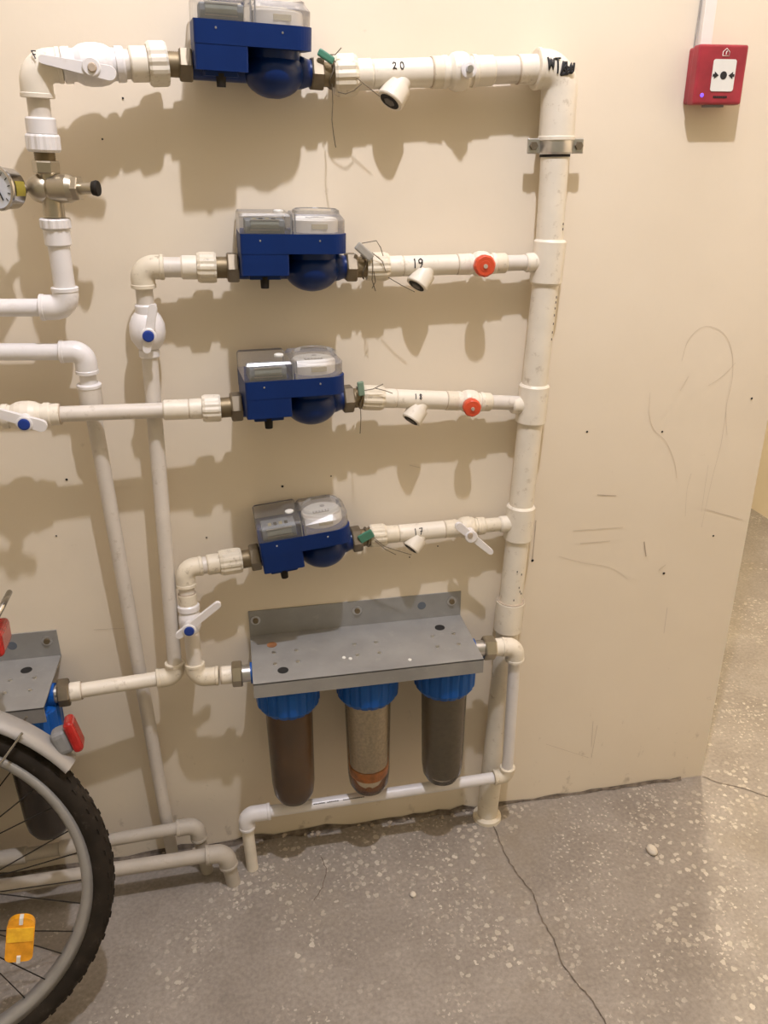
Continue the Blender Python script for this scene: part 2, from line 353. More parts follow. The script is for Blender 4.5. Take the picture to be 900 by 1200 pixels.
# pencil doodles, scratches and holes on the wall
def wall_line(pix, w, mat, name):
    pts = [P(x, y, .0012) for x, y in pix]; build(MB().ribbon(pts, w*.7, FRONT), name, mat, wall)
def curve(pts, n=8):
    out = []
    for i in range(len(pts)-1):
        p0 = pts[max(i-1, 0)]; p1 = pts[i]; p2 = pts[i+1]; p3 = pts[min(i+2, len(pts)-1)]
        for k in range(n):
            t = k/n
            out.append(tuple(.5*((2*p1[j])+(-p0[j]+p2[j])*t+(2*p0[j]-5*p1[j]+4*p2[j]-p3[j])*t*t+(-p0[j]+3*p1[j]-3*p2[j]+p3[j])*t**3) for j in (0, 1)))
    return out+[pts[-1]]
for pl in ([(799, 423), (806, 400), (820, 385), (835, 383), (850, 393), (858, 415), (858, 445), (851, 478), (852, 510)], [(762, 460), (761, 485), (766, 503), (780, 517), (790, 540), (793, 560)],
           [(851, 480), (845, 520), (836, 555), (828, 590), (822, 618)], [(803, 605), (805, 575), (810, 555)], [(822, 600), (826, 572), (830, 545)], [(797, 458), (807, 441)], [(862, 425), (848, 440), (830, 452)],
           [(655, 652), (685, 660), (715, 665), (735, 678)]):
    wall_line(curve(pl), .0011, 'pencil', 'pencil_line')
for a, b, w in (((828, 597), (870, 609), .002), ((700, 580), (722, 581), .0025), ((672, 622), (730, 618), .002), ((680, 637), (715, 634), .002), ((755, 635), (757, 652), .003), ((772, 668), (780, 662), .002), ((782, 712), (778, 742), .002),
                ((624, 655), (628, 610), .003), ((505, 478), (542, 470), .0015), ((640, 872), (690, 888), .0015), ((693, 888), (700, 850), .002), ((693, 875), (695, 845), .002), ((480, 545), (492, 548), .002), ((150, 736), (110, 738), .0015)):
    wall_line([a, b], w, 'pencil' if w < .0025 else 'smudge', 'scratch')
for x, y, r in ((688, 506, .003), (776, 506, .003), (778, 672, .004), (836, 628, .003), (624, 657, .004), (881, 467, .003), (78, 562, .003), (66, 628, .002), (331, 570, .003), (388, 558, .002), (388, 644, .002), (242, 630, .002), (120, 163, .002), (144, 115, .002), (480, 653, .002), (513, 640, .002)):
    c = P(x, y, .0012); build(MB().lathe(c, FRONT, [(0, r*.8), (.0006, r*.5)], 8), 'nail_hole', 'hole', wall)

# ------------------------------------------------------------------ pipe kit
def fit(th, name, A, B, p0, p1, r, mat='ppr', kind='sock', ax='x', r2=None):
    at = at_x if ax == 'x' else at_y
    a = at(A, B, p0) if not isinstance(p0, Vector) else p0; b = at(A, B, p1) if not isinstance(p1, Vector) else p1
    mb = MB(); l = (b-a).length
    if kind == 'sock': e = min(.0025, l*.2); mb.lathe(a, b-a, [(0, r-.0022), (e, r), (l-e, r), (l, r-.0022)])
    elif kind == 'pipe': mb.lathe(a, b-a, [(0, r), (l, r if r2 is None else r2)])
    elif kind == 'ribbed': mb.ribbed(a, b, r)
    elif kind == 'hex': mb.hexa(a, b, r)
    elif kind == 'thread':
        k = max(3, int(l/.0028)); pr = []
        for i in range(k): pr += [(l*i/k, r*.95), (l*(i+.5)/k, r)]
        mb.smoothlathe(a, b-a, pr+[(l, r*.95)])
    elif kind == 'valve':                                           # bulged ball-valve body with end collars
        mb.lathe(a, b-a, [(0, r*.80), (l*.03, r*.84), (l*.14, r*.84), (l*.14, r*.76), (l*.2, r*.76), (l*.3, r*.93), (l*.42, r), (l*.58, r), (l*.7, r*.93), (l*.8, r*.76), (l*.86, r*.76), (l*.86, r*.84), (l*.97, r*.84), (l, r*.80)], 32)
    o = build(mb, name, mat, th)
    if kind == 'sock' and mat in ('ppr', 'pprdirty') and l > .008:   # grime gathered in the welded joint
        d = (b-a).normalized(); build(MB().lathe(a-d*.0006, d, [(0, r-.0008), (.0014, r-.0006)], 28), 'joint_seam', 'smudge', o)
    return o
def elbow(th, C, d1, l1, d2, l2, r, mat='ppr', lip=True):
    d1 = d1.normalized(); d2 = d2.normalized(); b = min(l1*.95, l2*.95, r*1.03); mb = MB()
    cen = C + d1*b + d2*b; pts = [C+d1*l1]
    for k in range(11):
        a = math.pi/2*k/10; pts.append(cen-d2*(b*math.cos(a))-d1*(b*math.sin(a)))
    pts.append(C+d2*l2); mb.sweep(pts, r, 28)
    if lip:
        for d, l in ((d1, l1), (d2, l2)): mb.lathe(C+d*(l-.006), d, [(0, r), (.001, r*1.05), (.006, r*1.05), (.007, r*.96)], 28)
    return build(mb, 'elbow', mat, th)
def tee(th, C, d, half, r, bd, bl, br, mat='ppr'):
    mb = MB(); mb.lathe(C-d*half, d, [(0, r-.003), (.004, r), (2*half-.004, r), (2*half, r-.003)], 32)
    mb.lathe(C, bd, [(0, br), (bl-.003, br), (bl, br-.002)], 28)
    return build(mb, 'tee_fitting', mat, th)
def lever(th, hub_base, e0, e1, w0, w1, thick=.008, mat='pprnew', btn=None, hub=None):
    """valve lever: flat bar from e0 to e1 over a hub standing on the valve body; btn = material of the cap in the middle"""
    d = (e1-e0); L_ = d.length; x = d.normalized(); n = FRONT - x*FRONT.dot(x); n.normalize(); y = n.cross(x)
    hubp = hub if hub else e0+d*.5
    ol = []
    for k in range(9):
        a = math.pi/2+math.pi*k/8; ol.append((w0*.5*math.cos(a)+w0*.5, w0*.5*math.sin(a)))
    for k in range(9):
        a = -math.pi/2+math.pi*k/8; ol.append((L_-w1*.5+w1*.5*math.cos(a), w1*.5*math.sin(a)))
    mb = MB(); i0 = len(mb.v); m = len(ol)
    for z, s_ in ((0, .94), (.001, 1), (thick-.001, 1), (thick, .93)):
        for u, v in ol: mb.v.append(e0+x*u+y*(v*s_)+n*z)
    for k in range(3): mb.bridge(i0+k*m, i0+(k+1)*m, m, False)
    mb.cap(i0, m, True); mb.cap(i0+3*m, m)
    h = build(mb, 'valve_lever', mat, th)
    build(MB().lathe(hubp+n*(thick-.001), n, [(0, .0125), (.003, .0125), (.004, .011)], 20), 'lever_boss', mat, h)
    if btn: build(MB().lathe(hubp+n*(thick+.001), n, [(0, .0092), (.004, .0092), (.005, .007)], 20), 'lever_button', btn, h)
    build(MB().cyl(hub_base, hubp+n*.002, .010), 'valve_stem', mat, th)
    return h
DIG = {'0': [[(.30*math.cos(2*math.pi*k/12+1.2), .5*math.sin(2*math.pi*k/12+1.2)) for k in range(13)]],
       '1': [[(-.08, .35), (0, .5), (0, -.5)]], '7': [[(-.3, .45), (.3, .5), (-.1, -.5)], [(-.2, 0), (.25, .03)]],
       '9': [[(.28, .25), (.05, .5), (-.25, .3), (-.2, .02), (.1, .02), (.28, .3), (.2, -.1), (-.05, -.5)]],
       '8': [[(.22, .35), (0, .5), (-.22, .3), (.22, -.22), (.05, -.5), (-.22, -.3), (.2, .2), (.22, .35)]],
       '2': [[(-.3, .25), (-.1, .5), (.22, .4), (.22, .1), (-.3, -.45), (.05, -.35), (.35, -.45)]],
       'W': [[(-.5, .5), (-.35, -.5), (-.15, .4), (.1, -.45), (.2, .4)], [(-.4, .4), (-.25, -.35), (-.05, .3)]], 'T': [[(-.3, .4), (.4, .45)], [(.05, .45), (.1, -.8)]],
       'B': [[(-.3, -.5), (-.1, .5), (.25, .3), (-.05, 0), (.25, -.3), (-.3, -.5), (.5, -.4)], [(-.25, -.4), (0, .4)]], 'U': [[(-.4, .5), (-.3, -.4), (0, -.3), (.1, .4), (.15, -.4), (.4, -.2), (.45, .4)], [(-.3, .1), (.4, -.1)], [(-.35, -.2), (.4, .2)]]}
def writing(parent, s, A, B, px, r, size, sp, ang=0.25, wid=.0008, mat='ink', name='marker_number'):
    """strokes on the front of a round pipe; ang = height of the text centre round the pipe"""
    x = (B-A).normalized(); up = (UP-x*UP.dot(x)).normalized(); fr = x.cross(up); fr = fr if fr.dot(FRONT) > 0 else -fr
    c = at_x(A, B, px); mb = MB()
    for i, ch in enumerate(s):
        for st in DIG[ch]:
            pts = []
            dense = [(p[0]+(q[0]-p[0])*k/5, p[1]+(q[1]-p[1])*k/5) for p, q in zip(st, st[1:]) for k in range(5)]+[st[-1]]
            for u, v in dense:
                a = ang+v*size/r; pts.append(c+x*((i-(len(s)-1)/2)*sp+u*size*.8)+fr*(math.cos(a)*(r+.0004))+up*(math.sin(a)*(r+.0004)))
            mb.sweep(pts, wid, 6)
    return build(mb, name, mat, parent)

# ------------------------------------------------------------------ riser
RT = P(657, 82, .036); RM = P(642, 307, .036); RB = P(571, 950, .034); RB.z = .004; RD = (RM-RT).normalized(); RD2 = (RB-RM).normalized()
def TB(py): return at_y(RT, RM, py) if py < 307 else at_y(RM, RB, py)
RR = .0238
riser = thing('riser_pipe', 'thick white vertical riser pipe with tees feeding every meter row', 'pipe', RB)
fit(riser, 'pipe', RT, RM, TB(130), RM, RR, 'ppr', 'pipe'); fit(riser, 'pipe', RM, RB, RM, RB, RR, 'ppr', 'pipe')
R1 = P(632, 81, .037)
elbow(riser, RT, R1-RT, .044, RD, .104, .0295)
for py in (307, 473, 612):
    c = TB(py); tee(riser, c, RD2, .0385, .0285, Vector((-1, -.06, 0)).normalized(), .043, .0165)
fit(riser, 'coupling', RM, RB, 703, 738, .0295, 'ppr', 'sock', 'y')
build(MB().lathe(RB-UP*.004, UP, [(0, .034), (.008, .033), (.012, .026)], 28), 'floor_collar', 'pprdirty', riser)
writing(riser, 'WT', RT-EX*.05, RT+EX*.05, 642, .0305, .018, .0085, ang=.2, wid=.0015)
writing(riser, 'BU', RT-EX*.05, RT+EX*.05, 656, .0305, .019, .0095, ang=-.02, wid=.0019, name='marker_scribble')
# small dark print and nicks on the riser
mb = MB()
for py in (262, 268, 347, 353, 360, 368, 378, 388, 396, 664, 668, 683, 688, 691, 697):
    c = TB(py); a = random.uniform(-.3, .8) if py > 600 else .75
    mb.box(c+FRONT*(math.cos(a)*(RR+.0002))+EX*(math.sin(a)*(RR+.0002)), .002, .0008, .004)
build(mb, 'printed_marks', 'print', riser, kind='stuff')

c = TB(171)
clamp = thing('pipe_clamp', 'zinc plated pipe clamp bolted round the top of the riser', 'clamp', c)
build(MB().lathe(c-RD*.013, RD, [(0, .0265), (.003, .0285), (.010, .0290), (.016, .0290), (.023, .0285), (.026, .0265)], 32), 'clamp_band', 'steel', clamp)
build(MB().lathe(c-RD*.017, RD, [(0, .0255), (.034, .0255)], 32), 'rubber_liner', 'rubber', clamp)
for s_ in (-1, 1):
    tb = build(MB().box(c+EX*s_*.037, .026, .005, .024, bev=.002), 'clamp_ear', 'steel', clamp)
    build(MB().hexa(c+EX*s_*.040+FRONT*.002, c+EX*s_*.040+FRONT*.007, .007), 'screw', 'brass', tb)
build(MB().cyl(c-FRONT*.022, Vector((c.x, .004, c.z)), .005), 'wall_stud', 'steel', clamp)

# ------------------------------------------------------------------ water meters
def rounded_plan(x0, x1, y0, y1, rl, rr, n=8):
    out = []
    for (cx, cy, r, a0) in ((x1-rr, y0+rr, rr, -90), (x1-rr, y1-rr, rr, 0), (x0+rl, y1-rl, rl, 90), (x0+rl, y0+rl, rl, 180)):
        for k in range(n+1):
            a = math.radians(a0+90*k/n); out.append((cx+r*math.cos(a), cy+r*math.sin(a)))
    return out
def shell(mb, plan, z0, z1, inset=.004):
    n = len(plan); cx = sum(p[0] for p in plan)/n; cy = sum(p[1] for p in plan)/n; i0 = len(mb.v)
    for z, s_ in ((z0, 0), (z1-inset, 0), (z1, inset)):
        for x, y in plan:
            d = math.hypot(x-cx, y-cy); k = (d-s_)/d; mb.v.append(Vector((cx+(x-cx)*k, cy+(y-cy)*k, z)))
    mb.bridge(i0, i0+n, n, False); mb.bridge(i0+n, i0+2*n, n, False); mb.cap(i0+2*n, n)
meters = []
def meter(tl, tr, foff, yaw, pitch, label, stain=False):
    a = P(*tl, foff); b = P(*tr, foff); c = (a+b)/2; roll = math.atan2(b.z-a.z, b.x-a.x)
    m = thing('water_meter', label, 'water meter', group='prepaid water meters on the wall')
    R_ = Matrix.Rotation(yaw, 4, 'Z') @ Matrix.Rotation(-roll, 4, 'Y') @ Matrix.Rotation(pitch, 4, 'X')
    org = c - (R_ @ Vector((0, -.066, .058)))
    m.matrix_world = Matrix.Translation(org) @ R_
    B_ = lambda mb, nm, mt, par=m: build(mb, nm, mt, par, local=True)
    V = Vector
    # blue housing: upper tray over the whole width, deep box on the left
    mb = MB(); mb.prism(rounded_plan(-.083, .0875, -.066, .046, .004, .024), .028, .058); mb.prism(rounded_plan(-.0825, -.007, -.0655, .046, .004, .004), -.005, .030)
    mb.prism(rounded_plan(-.070, -.020, -.058, .03, .004, .004), -.012, -.003)
    h = B_(mb, 'housing', 'blue')
    B_(MB().lathe(V((-.046, -.052, -.008)), V((0, 0, -1)), [(0, .0075), (.018, .0065)], 14), 'cable_plug', 'rubber', h)
    for x in (-.052, .042): B_(MB().lathe(V((x, -.0655, .048)), V((0, -1, 0)), [(0, .002), (.0012, .0012)], 8), 'housing_stud', 'steel', h)
    # cast blue body
    mb = MB(); mb.sphere(V((.036, -.006, -.002)), .046, .047, .036, 30, 16); mb.lathe(V((-.085, 0, 0)), V((1, 0, 0)), [(0, .019), (.182, .019)], 24); mb.lathe(V((.070, 0, 0)), V((1, 0, 0)), [(0, .024), (.012, .022), (.026, .017)], 24)
    mb.lathe(V((.036, -.006, 0)), UP, [(0, .040), (.032, .040)], 28)
    bd = B_(mb, 'cast_body', 'bluecast')
    # clear cover
    mb = MB(); shell(mb, rounded_plan(-.083, -.002, -.065, .046, .005, .003), .058, .088); cv = B_(mb, 'clear_cover', 'clear')
    mb = MB(); shell(mb, rounded_plan(-.001, .0865, -.065, .046, .003, .032), .058, .087, .009); B_(mb, 'clear_dome', 'dome', cv)
    B_(MB().lathe(V((.043, -.010, .085)), UP, [(0, .039), (.006, .038), (.008, .034)], 32, caps=False), 'dome_ring', 'clear', cv)
    for x in (-.003, .003): B_(MB().box(V((x, -.0645, .073)), .0022, .002, .030), 'cover_seam', 'grey', cv)
    # inside: display module, counter drum
    md = B_(MB().box(V((-.043, -.034, .068)), .062, .046, .021, bev=.002), 'display_module', 'pcb')
    B_(MB().box(V((-.043, -.0575, .071)), .044, .002, .010), 'display_glass', 'lcd', md)
    for k in range(2): B_(MB().box(V((-.043, -.0585, .0635+.0150*k)), .046, .002, .0018), 'display_rail', 'sealg', md)
    for k in range(4): B_(MB().box(V((-.058+.010*k, -.036, .0788)), .006, .012, .001), 'module_chip', 'rubber' if k % 2 else 'tan', md)
    ct = B_(MB().lathe(V((.041, -.010, .058)), UP, [(0, .038), (.018, .038), (.021, .035)], 32), 'counter_drum', 'counter')
    B_(MB().lathe(V((.041, -.010, .0790)), UP, [(0, .032), (.0008, .030)], 28), 'counter_dial', 'white', ct)
    B_(MB().box(V((.040, -.020, .0802)), .030, .009, .0012), 'counter_window', 'hole', ct)
    for k in range(5): B_(MB().box(V((.0285+.0058*k, -.020, .0811)), .0036, .006, .0008), 'counter_digit', 'white', ct)
    B_(MB().lathe(V((.046, .004, .0797)), UP, [(0, .0045), (.0015, .0045)], 12), 'flow_star', 'grey', ct)
    B_(MB().box(V((.044, -.0478, .068)), .026, .002, .0075), 'counter_label', 'tan', ct)
    B_(MB().lathe(V((-.018, -.015, .0875)), UP, [(0, .008), (.0025, .008), (.0035, .006)], 18), 'cover_button', 'white', cv)
    # brass unions
    for s_ in (-1, 1):
        x0 = -.103 if s_ < 0 else .094
        B_(MB().hexa(V((x0, 0, 0)), V((x0+.019, 0, 0)), .0255), 'union_nut', 'brass')
        x1 = -.126 if s_ < 0 else .113; mb = MB(); pr = []
        for i in range(8): pr += [(.023*i/8, .0165), (.023*(i+.5)/8, .0178)]
        mb.smoothlathe(V((x1, 0, 0)), V((1, 0, 0)), pr+[(.024, .0165)], 24); B_(mb, 'union_tail', 'thread')
    MW = Matrix.Translation(org) @ R_
    mt = {'L': MW @ V((-.124, 0, 0)), 'R': MW @ V((.134, 0, 0)), 'x': (MW.to_3x3() @ V((1, 0, 0))), 'obj': m, 'M': MW}
    meters.append(mt); return mt
m1 = meter((224, 21), (367, 31), .120, math.radians(4), math.radians(5), 'blue prepaid water meter with clear cover, topmost of the column on the wall')
m2 = meter((278.5, 274), (407.6, 275), .114, math.radians(2), math.radians(1), 'blue prepaid water meter whose outlet elbow turns down to a blue-button valve')
m3 = meter((285, 447.5), (406, 442.4), .134, math.radians(5.5), math.radians(1), 'blue prepaid water meter on the level pipe that crosses the vertical pipes')
m4 = meter((302, 637), (411, 619.5), .115, math.radians(2.5), math.radians(1), 'tilted blue prepaid water meter above the filter bracket, lowest of the column')

# ------------------------------------------------------------------ supply branches between riser and meters
def strainer(th, A, B, p0, p1, r, leg_px, mouth, fwd, lr):
    fit(th, 'strainer_body', A, B, p0, p1, r, 'ppr', 'sock')
    c = at_x(A, B, leg_px); e = P(mouth[0], mouth[1], -c.y+fwd); d = (e-c).normalized(); l = (e-c).length
    lg = build(MB().lathe(c, d, [(0, lr*.86), (l-.028, lr*.86), (l-.027, lr*1.12), (l-.002, lr*1.15), (l, lr*1.08)], 28), 'strainer_leg', 'ppr', th)
    build(MB().lathe(e-d*.0006, d, [(0, lr*.86), (.0012, lr*.84)], 24), 'strainer_plug', 'hole', lg)
    build(MB().lathe(e, d, [(0, lr*.5), (.002, lr*.45)], 6, smooth=False), 'plug_key', 'print', lg)
def branch(mt, endp, label, st, digits=None, dpx=0, dsz=.012):
    A = mt['R']; B = endp; th = thing('supply_branch', label, 'pipe', (A+B)/2, 'supply branches from the riser')
    for nm, p0, p1, r, kind, mat in st:
        fit(th, nm, A, B, (A-(B-A).normalized()*.004) if p0 is None else p0, B if p1 is None else p1, r, mat, kind)
    return th, A, B
# row 20
th, A, B = branch(m1, R1, 'wide white pipe branch numbered 20 meeting the riser elbow', [('ribbed_coupling', None, 418, .0300, 'ribbed', 'pprdirty'), ('coupling', 417, 436, .0225, 'sock', 'ppr'),
    ('joint_ring', 505, 519, .0232, 'sock', 'pprdirty'), ('valve_body', 517, 558, .0285, 'valve', 'ppr'), ('coupling', 556, 578, .0222, 'sock', 'ppr'), ('pipe', 577, 608, .0200, 'pipe', 'pprgrey'), ('coupling', 606, None, .0222, 'sock', 'ppr')])
strainer(th, A, B, 435, 506, .0213, 476, (456.5, 119), .014, .0195)
writing(th, '20', A, B, 464, .0216, .011, .012, ang=.45)
c = at_x(A, B, 543); build(MB().lathe(c+FRONT*.024, FRONT, [(0, .013), (.010, .0125), (.011, .009)], 20), 'valve_bonnet', 'pprnew', th)
build(MB().lathe(c+FRONT*.034, FRONT, [(0, .0055), (.008, .0050)], 10), 'stem_screw', 'steel', th)
# rows 19, 18, 17
th, A, B = branch(m2, TB(307), 'white pipe branch numbered 19 with an orange-red valve knob', [('ribbed_coupling', None, 455, .0238, 'ribbed', 'pprdirty'), ('coupling', 454, 472, .0175, 'sock', 'ppr'),
    ('joint_ring', 535, 549, .0178, 'sock', 'ppr'), ('valve_body', 547, 580, .0215, 'valve', 'ppr'), ('coupling', 577, 593, .0172, 'sock', 'pprdirty'), ('pipe', 592, None, .0135, 'pipe', 'pprgrey')])
strainer(th, A, B, 471, 536, .0170, 503, (488, 335), .013, .0175); writing(th, '19', A, B, 487, .0173, .016, .010, ang=.35, wid=.0010)
def knob(th, A, B, px, kx, ky, r, lab):
    c = at_x(A, B, px); e = P(kx, ky, -c.y+.048)
    d = (e-c).normalized(); d = (d+FRONT*.8).normalized()
    k = build(MB().lathe(e-d*.022, d, [(0, r*.8), (.004, r*.95), (.018, r), (.021, r*.9), (.022, r*.84)], 24, alt=[1, 1, .965], smooth=False), 'valve_knob', 'redknob', th, label=lab)
    build(MB().lathe(e-d*.001, d, [(0, r*.52), (.0016, r*.48)], 18), 'knob_recess', 'redknob', k); build(MB().lathe(e, d, [(0, r*.2), (.003, r*.2)], 8), 'knob_screw', 'smudge', k)
    build(MB().cyl(c, e-d*.018, .010), 'valve_stem', 'ppr', th)
knob(th, A, B, 563, 569, 312, .0185, 'orange-red knob')
th, A, B = branch(m3, TB(473), 'white pipe branch numbered 18 with a recessed red valve knob', [('ribbed_coupling', None, 449, .0225, 'ribbed', 'pprdirty'), ('coupling', 448, 464, .0175, 'sock', 'ppr'),
    ('joint_ring', 522, 536, .0178, 'sock', 'pprdirty'), ('valve_body', 534, 566, .0215, 'valve', 'ppr'), ('coupling', 563, 575, .0172, 'sock', 'pprdirty'), ('pipe', 574, None, .0135, 'pipe', 'pprgrey')])
strainer(th, A, B, 463, 523, .0170, 497, (481.5, 493), .015, .0165); writing(th, '18', A, B, 487, .0173, .010, .009, ang=.55)
knob(th, A, B, 550, 554, 479, .0165, 'red knob with a recessed centre')
th, A, B = branch(m4, TB(612), 'white pipe branch numbered 17 with a white lever valve', [('ribbed_coupling', None, 452, .0225, 'ribbed', 'pprdirty'), ('coupling', 451, 467, .0175, 'sock', 'pprdirty'),
    ('joint_ring', 520, 532, .0178, 'sock', 'pprdirty'), ('valve_body', 530, 563, .0215, 'valve', 'pprdirty'), ('coupling', 560, 568, .0175, 'sock', 'pprdirty'), ('pipe', 566, None, .0140, 'pipe', 'pprdirty')])
strainer(th, A, B, 466, 521, .0172, 496, (481, 643), .015, .0160); writing(th, '17', A, B, 488, .0175, .013, .011, ang=.45)
c = at_x(A, B, 548); o_ = -c.y+.032
lever(th, c, P(534, 613, o_), P(576, 647, o_), .016, .012, hub=P(551, 627, o_)); build(MB().lathe(P(551, 627, o_+.010), FRONT, [(0, .006), (.003, .005)], 12), 'lever_screw', 'smudge', th)

# ------------------------------------------------------------------ outlet piping on the left
# row 1: valve, elbow and drop to the pressure regulator
E1 = P(40, 77, .086); A = m1['L']; D1 = P(53, 187, .080)
th = thing('outlet_pipe', 'white outlet pipe with lever valve leading from topmost meter down to the regulator', 'pipe', E1)
S = (A-E1).normalized()
fit(th, 'ribbed_coupling', A, E1, A+S*.004, 173, .0305, 'ppr', 'ribbed'); fit(th, 'coupling', A, E1, 174, 152, .0240, 'ppr', 'sock'); fit(th, 'pipe', A, E1, 154, 60, .0195, 'pprgrey', 'pipe')
fit(th, 'valve_body', A, E1, 146, 73, .0285, 'pprnew', 'valve')
elbow(th, E1, A-E1, .036, D1-E1, .040, .0225, 'ppr')
fit(th, 'pipe', E1, D1, 100, 142, .0158, 'pprgrey', 'pipe', 'y'); fit(th, 'coupling', E1, D1, 137, 158, .0212, 'pprnew', 'sock', 'y'); fit(th, 'ribbed_coupling', E1, D1, 157, 178, .0245, 'pprnew', 'ribbed', 'y')
c = at_x(A, E1, 108); o_ = -c.y+.033
lever(th, c, P(137, 88, o_), P(46, 69, o_), .020, .012, hub=P(108, 79, o_)); build(MB().lathe(P(108, 79, o_+.011), FRONT, [(0, .0065), (.003, .005)], 12), 'lever_screw', 'smudge', th)
writing(th, '7', A, E1, 43, .0238, .012, .009, ang=.5)
# pressure regulator with gauge
C0 = P(60, 221, .078); D2 = P(64, 254, .076)
rg = thing('pressure_regulator', 'nickel pressure regulator with black-capped stem and round gauge', 'regulator', C0)
fit(rg, 'threaded_neck', E1, D1, 176, 192, .0150, 'thread', 'thread', 'y'); fit(rg, 'union_nut', E1, D1, 188, 203, .0195, 'nickel', 'hex', 'y')
BD = (EX*.97+FRONT*.24).normalized()
mb = MB(); mb.sphere(C0-BD*.014, .022, .022, .021, 24, 14); mb.lathe(C0-BD*.006, BD, [(0, .017), (.008, .0205), (.034, .0205), (.042, .017)], 28); mb.cyl(C0, P(55, 200, .079), .0135); mb.cyl(C0, D2, .0155)
build(mb, 'regulator_body', 'nickel', rg)
build(MB().hexa(C0+BD*.034, C0+BD*.045, .0185), 'bonnet_nut', 'nickel', rg); build(MB().cyl(C0+BD*.040, C0+BD*.068, .0085), 'adjusting_stem', 'nickel', rg)
build(MB().lathe(C0+BD*.064, BD, [(0, .010), (.006, .0115), (.009, .0105)], 20), 'stem_cap', 'rubber', rg)
GA = P(5, 221, .098); GN = (GA-(C0-BD*.014)).normalized(); GN = (Vector((-.55, -.83, .04))).normalized()
st = C0-BD*.030
mb = MB(); mb.sweep([st+BD*.01, st-BD*.006, GA-GN*.030, GA-GN*.018], .0062, 12); build(mb, 'gauge_stem', 'brass', rg)
gg = build(MB().lathe(GA-GN*.018, GN, [(0, .020), (.004, .028), (.026, .0295), (.028, .0310), (.031, .0305), (.032, .0275), (.028, .0265)], 36), 'gauge_case', 'chrome', rg)
build(MB().lathe(GA+GN*.0105, GN, [(0, .027), (.001, .027)], 32), 'gauge_dial', 'dial', gg)
gx = GN.cross(UP).normalized(); gx = -gx; gu = GN.cross(gx).normalized(); gu = gu if gu.z > 0 else -gu
mb = MB()
for k in range(11):
    a = math.radians(225-27*k); dv = gx*math.cos(a)+gu*math.sin(a); sd = GN.cross(dv)
    mb.box(GA+GN*.0118+dv*.0215, .005, .0012, .0006, dv, sd, GN)
build(mb, 'gauge_scale', 'ink', gg)
dv = (gx*.3+gu*-.6).normalized(); build(MB().box(GA+GN*.0125+dv*.006, .024, .002, .0008, dv, GN.cross(dv), GN), 'gauge_needle', 'ink', gg)
_g, _a, _b = frame(GN); mb = MB(); i0 = 0
best = max(range(36), key=lambda k: (_a*math.cos(k*math.pi/18)+_b*math.sin(k*math.pi/18)).dot(EX*.8+FRONT*.5))
for k in range(-2, 3):
    a = (best+k)*math.pi/18
    for q, rr in ((-.012, .0290), (.006, .0300)): mb.v.append(GA+GN*q+(_a*math.cos(a)+_b*math.sin(a))*rr)
for k in range(4): mb.face((2*k, 2*k+1, 2*k+3, 2*k+2))
build(mb, 'gauge_sticker', simple('yellow gauge sticker', (0.28, 0.23, 0.03), .5, var=.2), gg)
# below the regulator
E2 = P(79, 360, .070)
th = thing('regulated_pipe', 'clean white pipe dropping below the pressure regulator and turning left', 'pipe', E2)
fit(th, 'ribbed_coupling', D2, E2, D2-UP*.002, 268, .0232, 'pprnew', 'ribbed', 'y'); fit(th, 'coupling', D2, E2, 267, 288, .0198, 'pprnew', 'sock', 'y'); fit(th, 'pipe', D2, E2, 287, 342, .0162, 'pprnew', 'pipe', 'y')
W2 = P(-150, 362, .070)
elbow(th, E2, D2-E2, .031, W2-E2, .040, .0198, 'pprnew'); fit(th, 'pipe', E2, W2, 54, -150, .0138, 'pprnew', 'pipe')
# second horizontal pipe and the long slanted drop behind
E3 = P(99, 412, .058); W3 = P(-150, 413, .062); F3 = P(111, 500, .050); G3 = G(204, 1001, 0); G3.z = .003; G3.y = -.030
th = thing('slanted_pipe', 'long slanted white pipe running behind the others down to the floor', 'pipe', G3)
elbow(th, E3, W3-E3, .038, F3-E3, .036, .0178, 'pprnew'); fit(th, 'pipe', E3, W3, 74, -150, .0138, 'pprnew', 'pipe')
fit(th, 'pipe', E3, F3, 430, 474, .0135, 'pprnew', 'pipe', 'y'); fit(th, 'coupling', E3, F3, 450, 479, .0190, 'pprgrey', 'sock', 'y'); fit(th, 'coupling_rim', E3, F3, 449, 454, .0200, 'pprnew', 'sock', 'y')
fit(th, 'pipe', F3, G3, at_y(E3, F3, 474), G3, .0132, 'pprgrey', 'pipe')
# row 2: elbow, valve and vertical pipe to the left filter
A = m2['L']; E4 = P(166, 313, .055); B4 = P(206, 792, .078)
th = thing('drop_pipe', 'white pipe dropping through a ball-shaped blue-button valve towards the half-hidden filter unit', 'pipe', B4)
S = (A-E4).normalized()
fit(th, 'ribbed_coupling', A, E4, A+S*.004, 231, .0245, 'pprdirty', 'ribbed'); fit(th, 'coupling', A, E4, 232, 212, .0190, 'ppr', 'sock'); fit(th, 'pipe', A, E4, 213, 185, .0160, 'pprgrey', 'pipe')
V4 = P(173, 380, .052)
elbow(th, E4, A-E4, .034, V4-E4, .032, .0192, 'pprdirty'); fit(th, 'pipe', E4, V4, 332, 362, .0138, 'pprgrey', 'pipe', 'y')
fit(th, 'valve_collar', E4, V4, 356, 372, .0178, 'pprnew', 'sock', 'y')
dv = (B4-V4).normalized(); c = P(173, 389, .051)
build(MB().smoothlathe(c-dv*.034, dv, [(0, .017), (.008, .0235), (.020, .0285), (.034, .0295), (.046, .0275), (.056, .021), (.061, .0175)], 32), 'valve_body', 'pprnew', th)
fit(th, 'valve_collar', c, B4, 409, 419, .0170, 'pprnew', 'sock', 'y'); fit(th, 'pipe', c, B4, 416, 785, .0134, 'pprgrey', 'pipe', 'y')
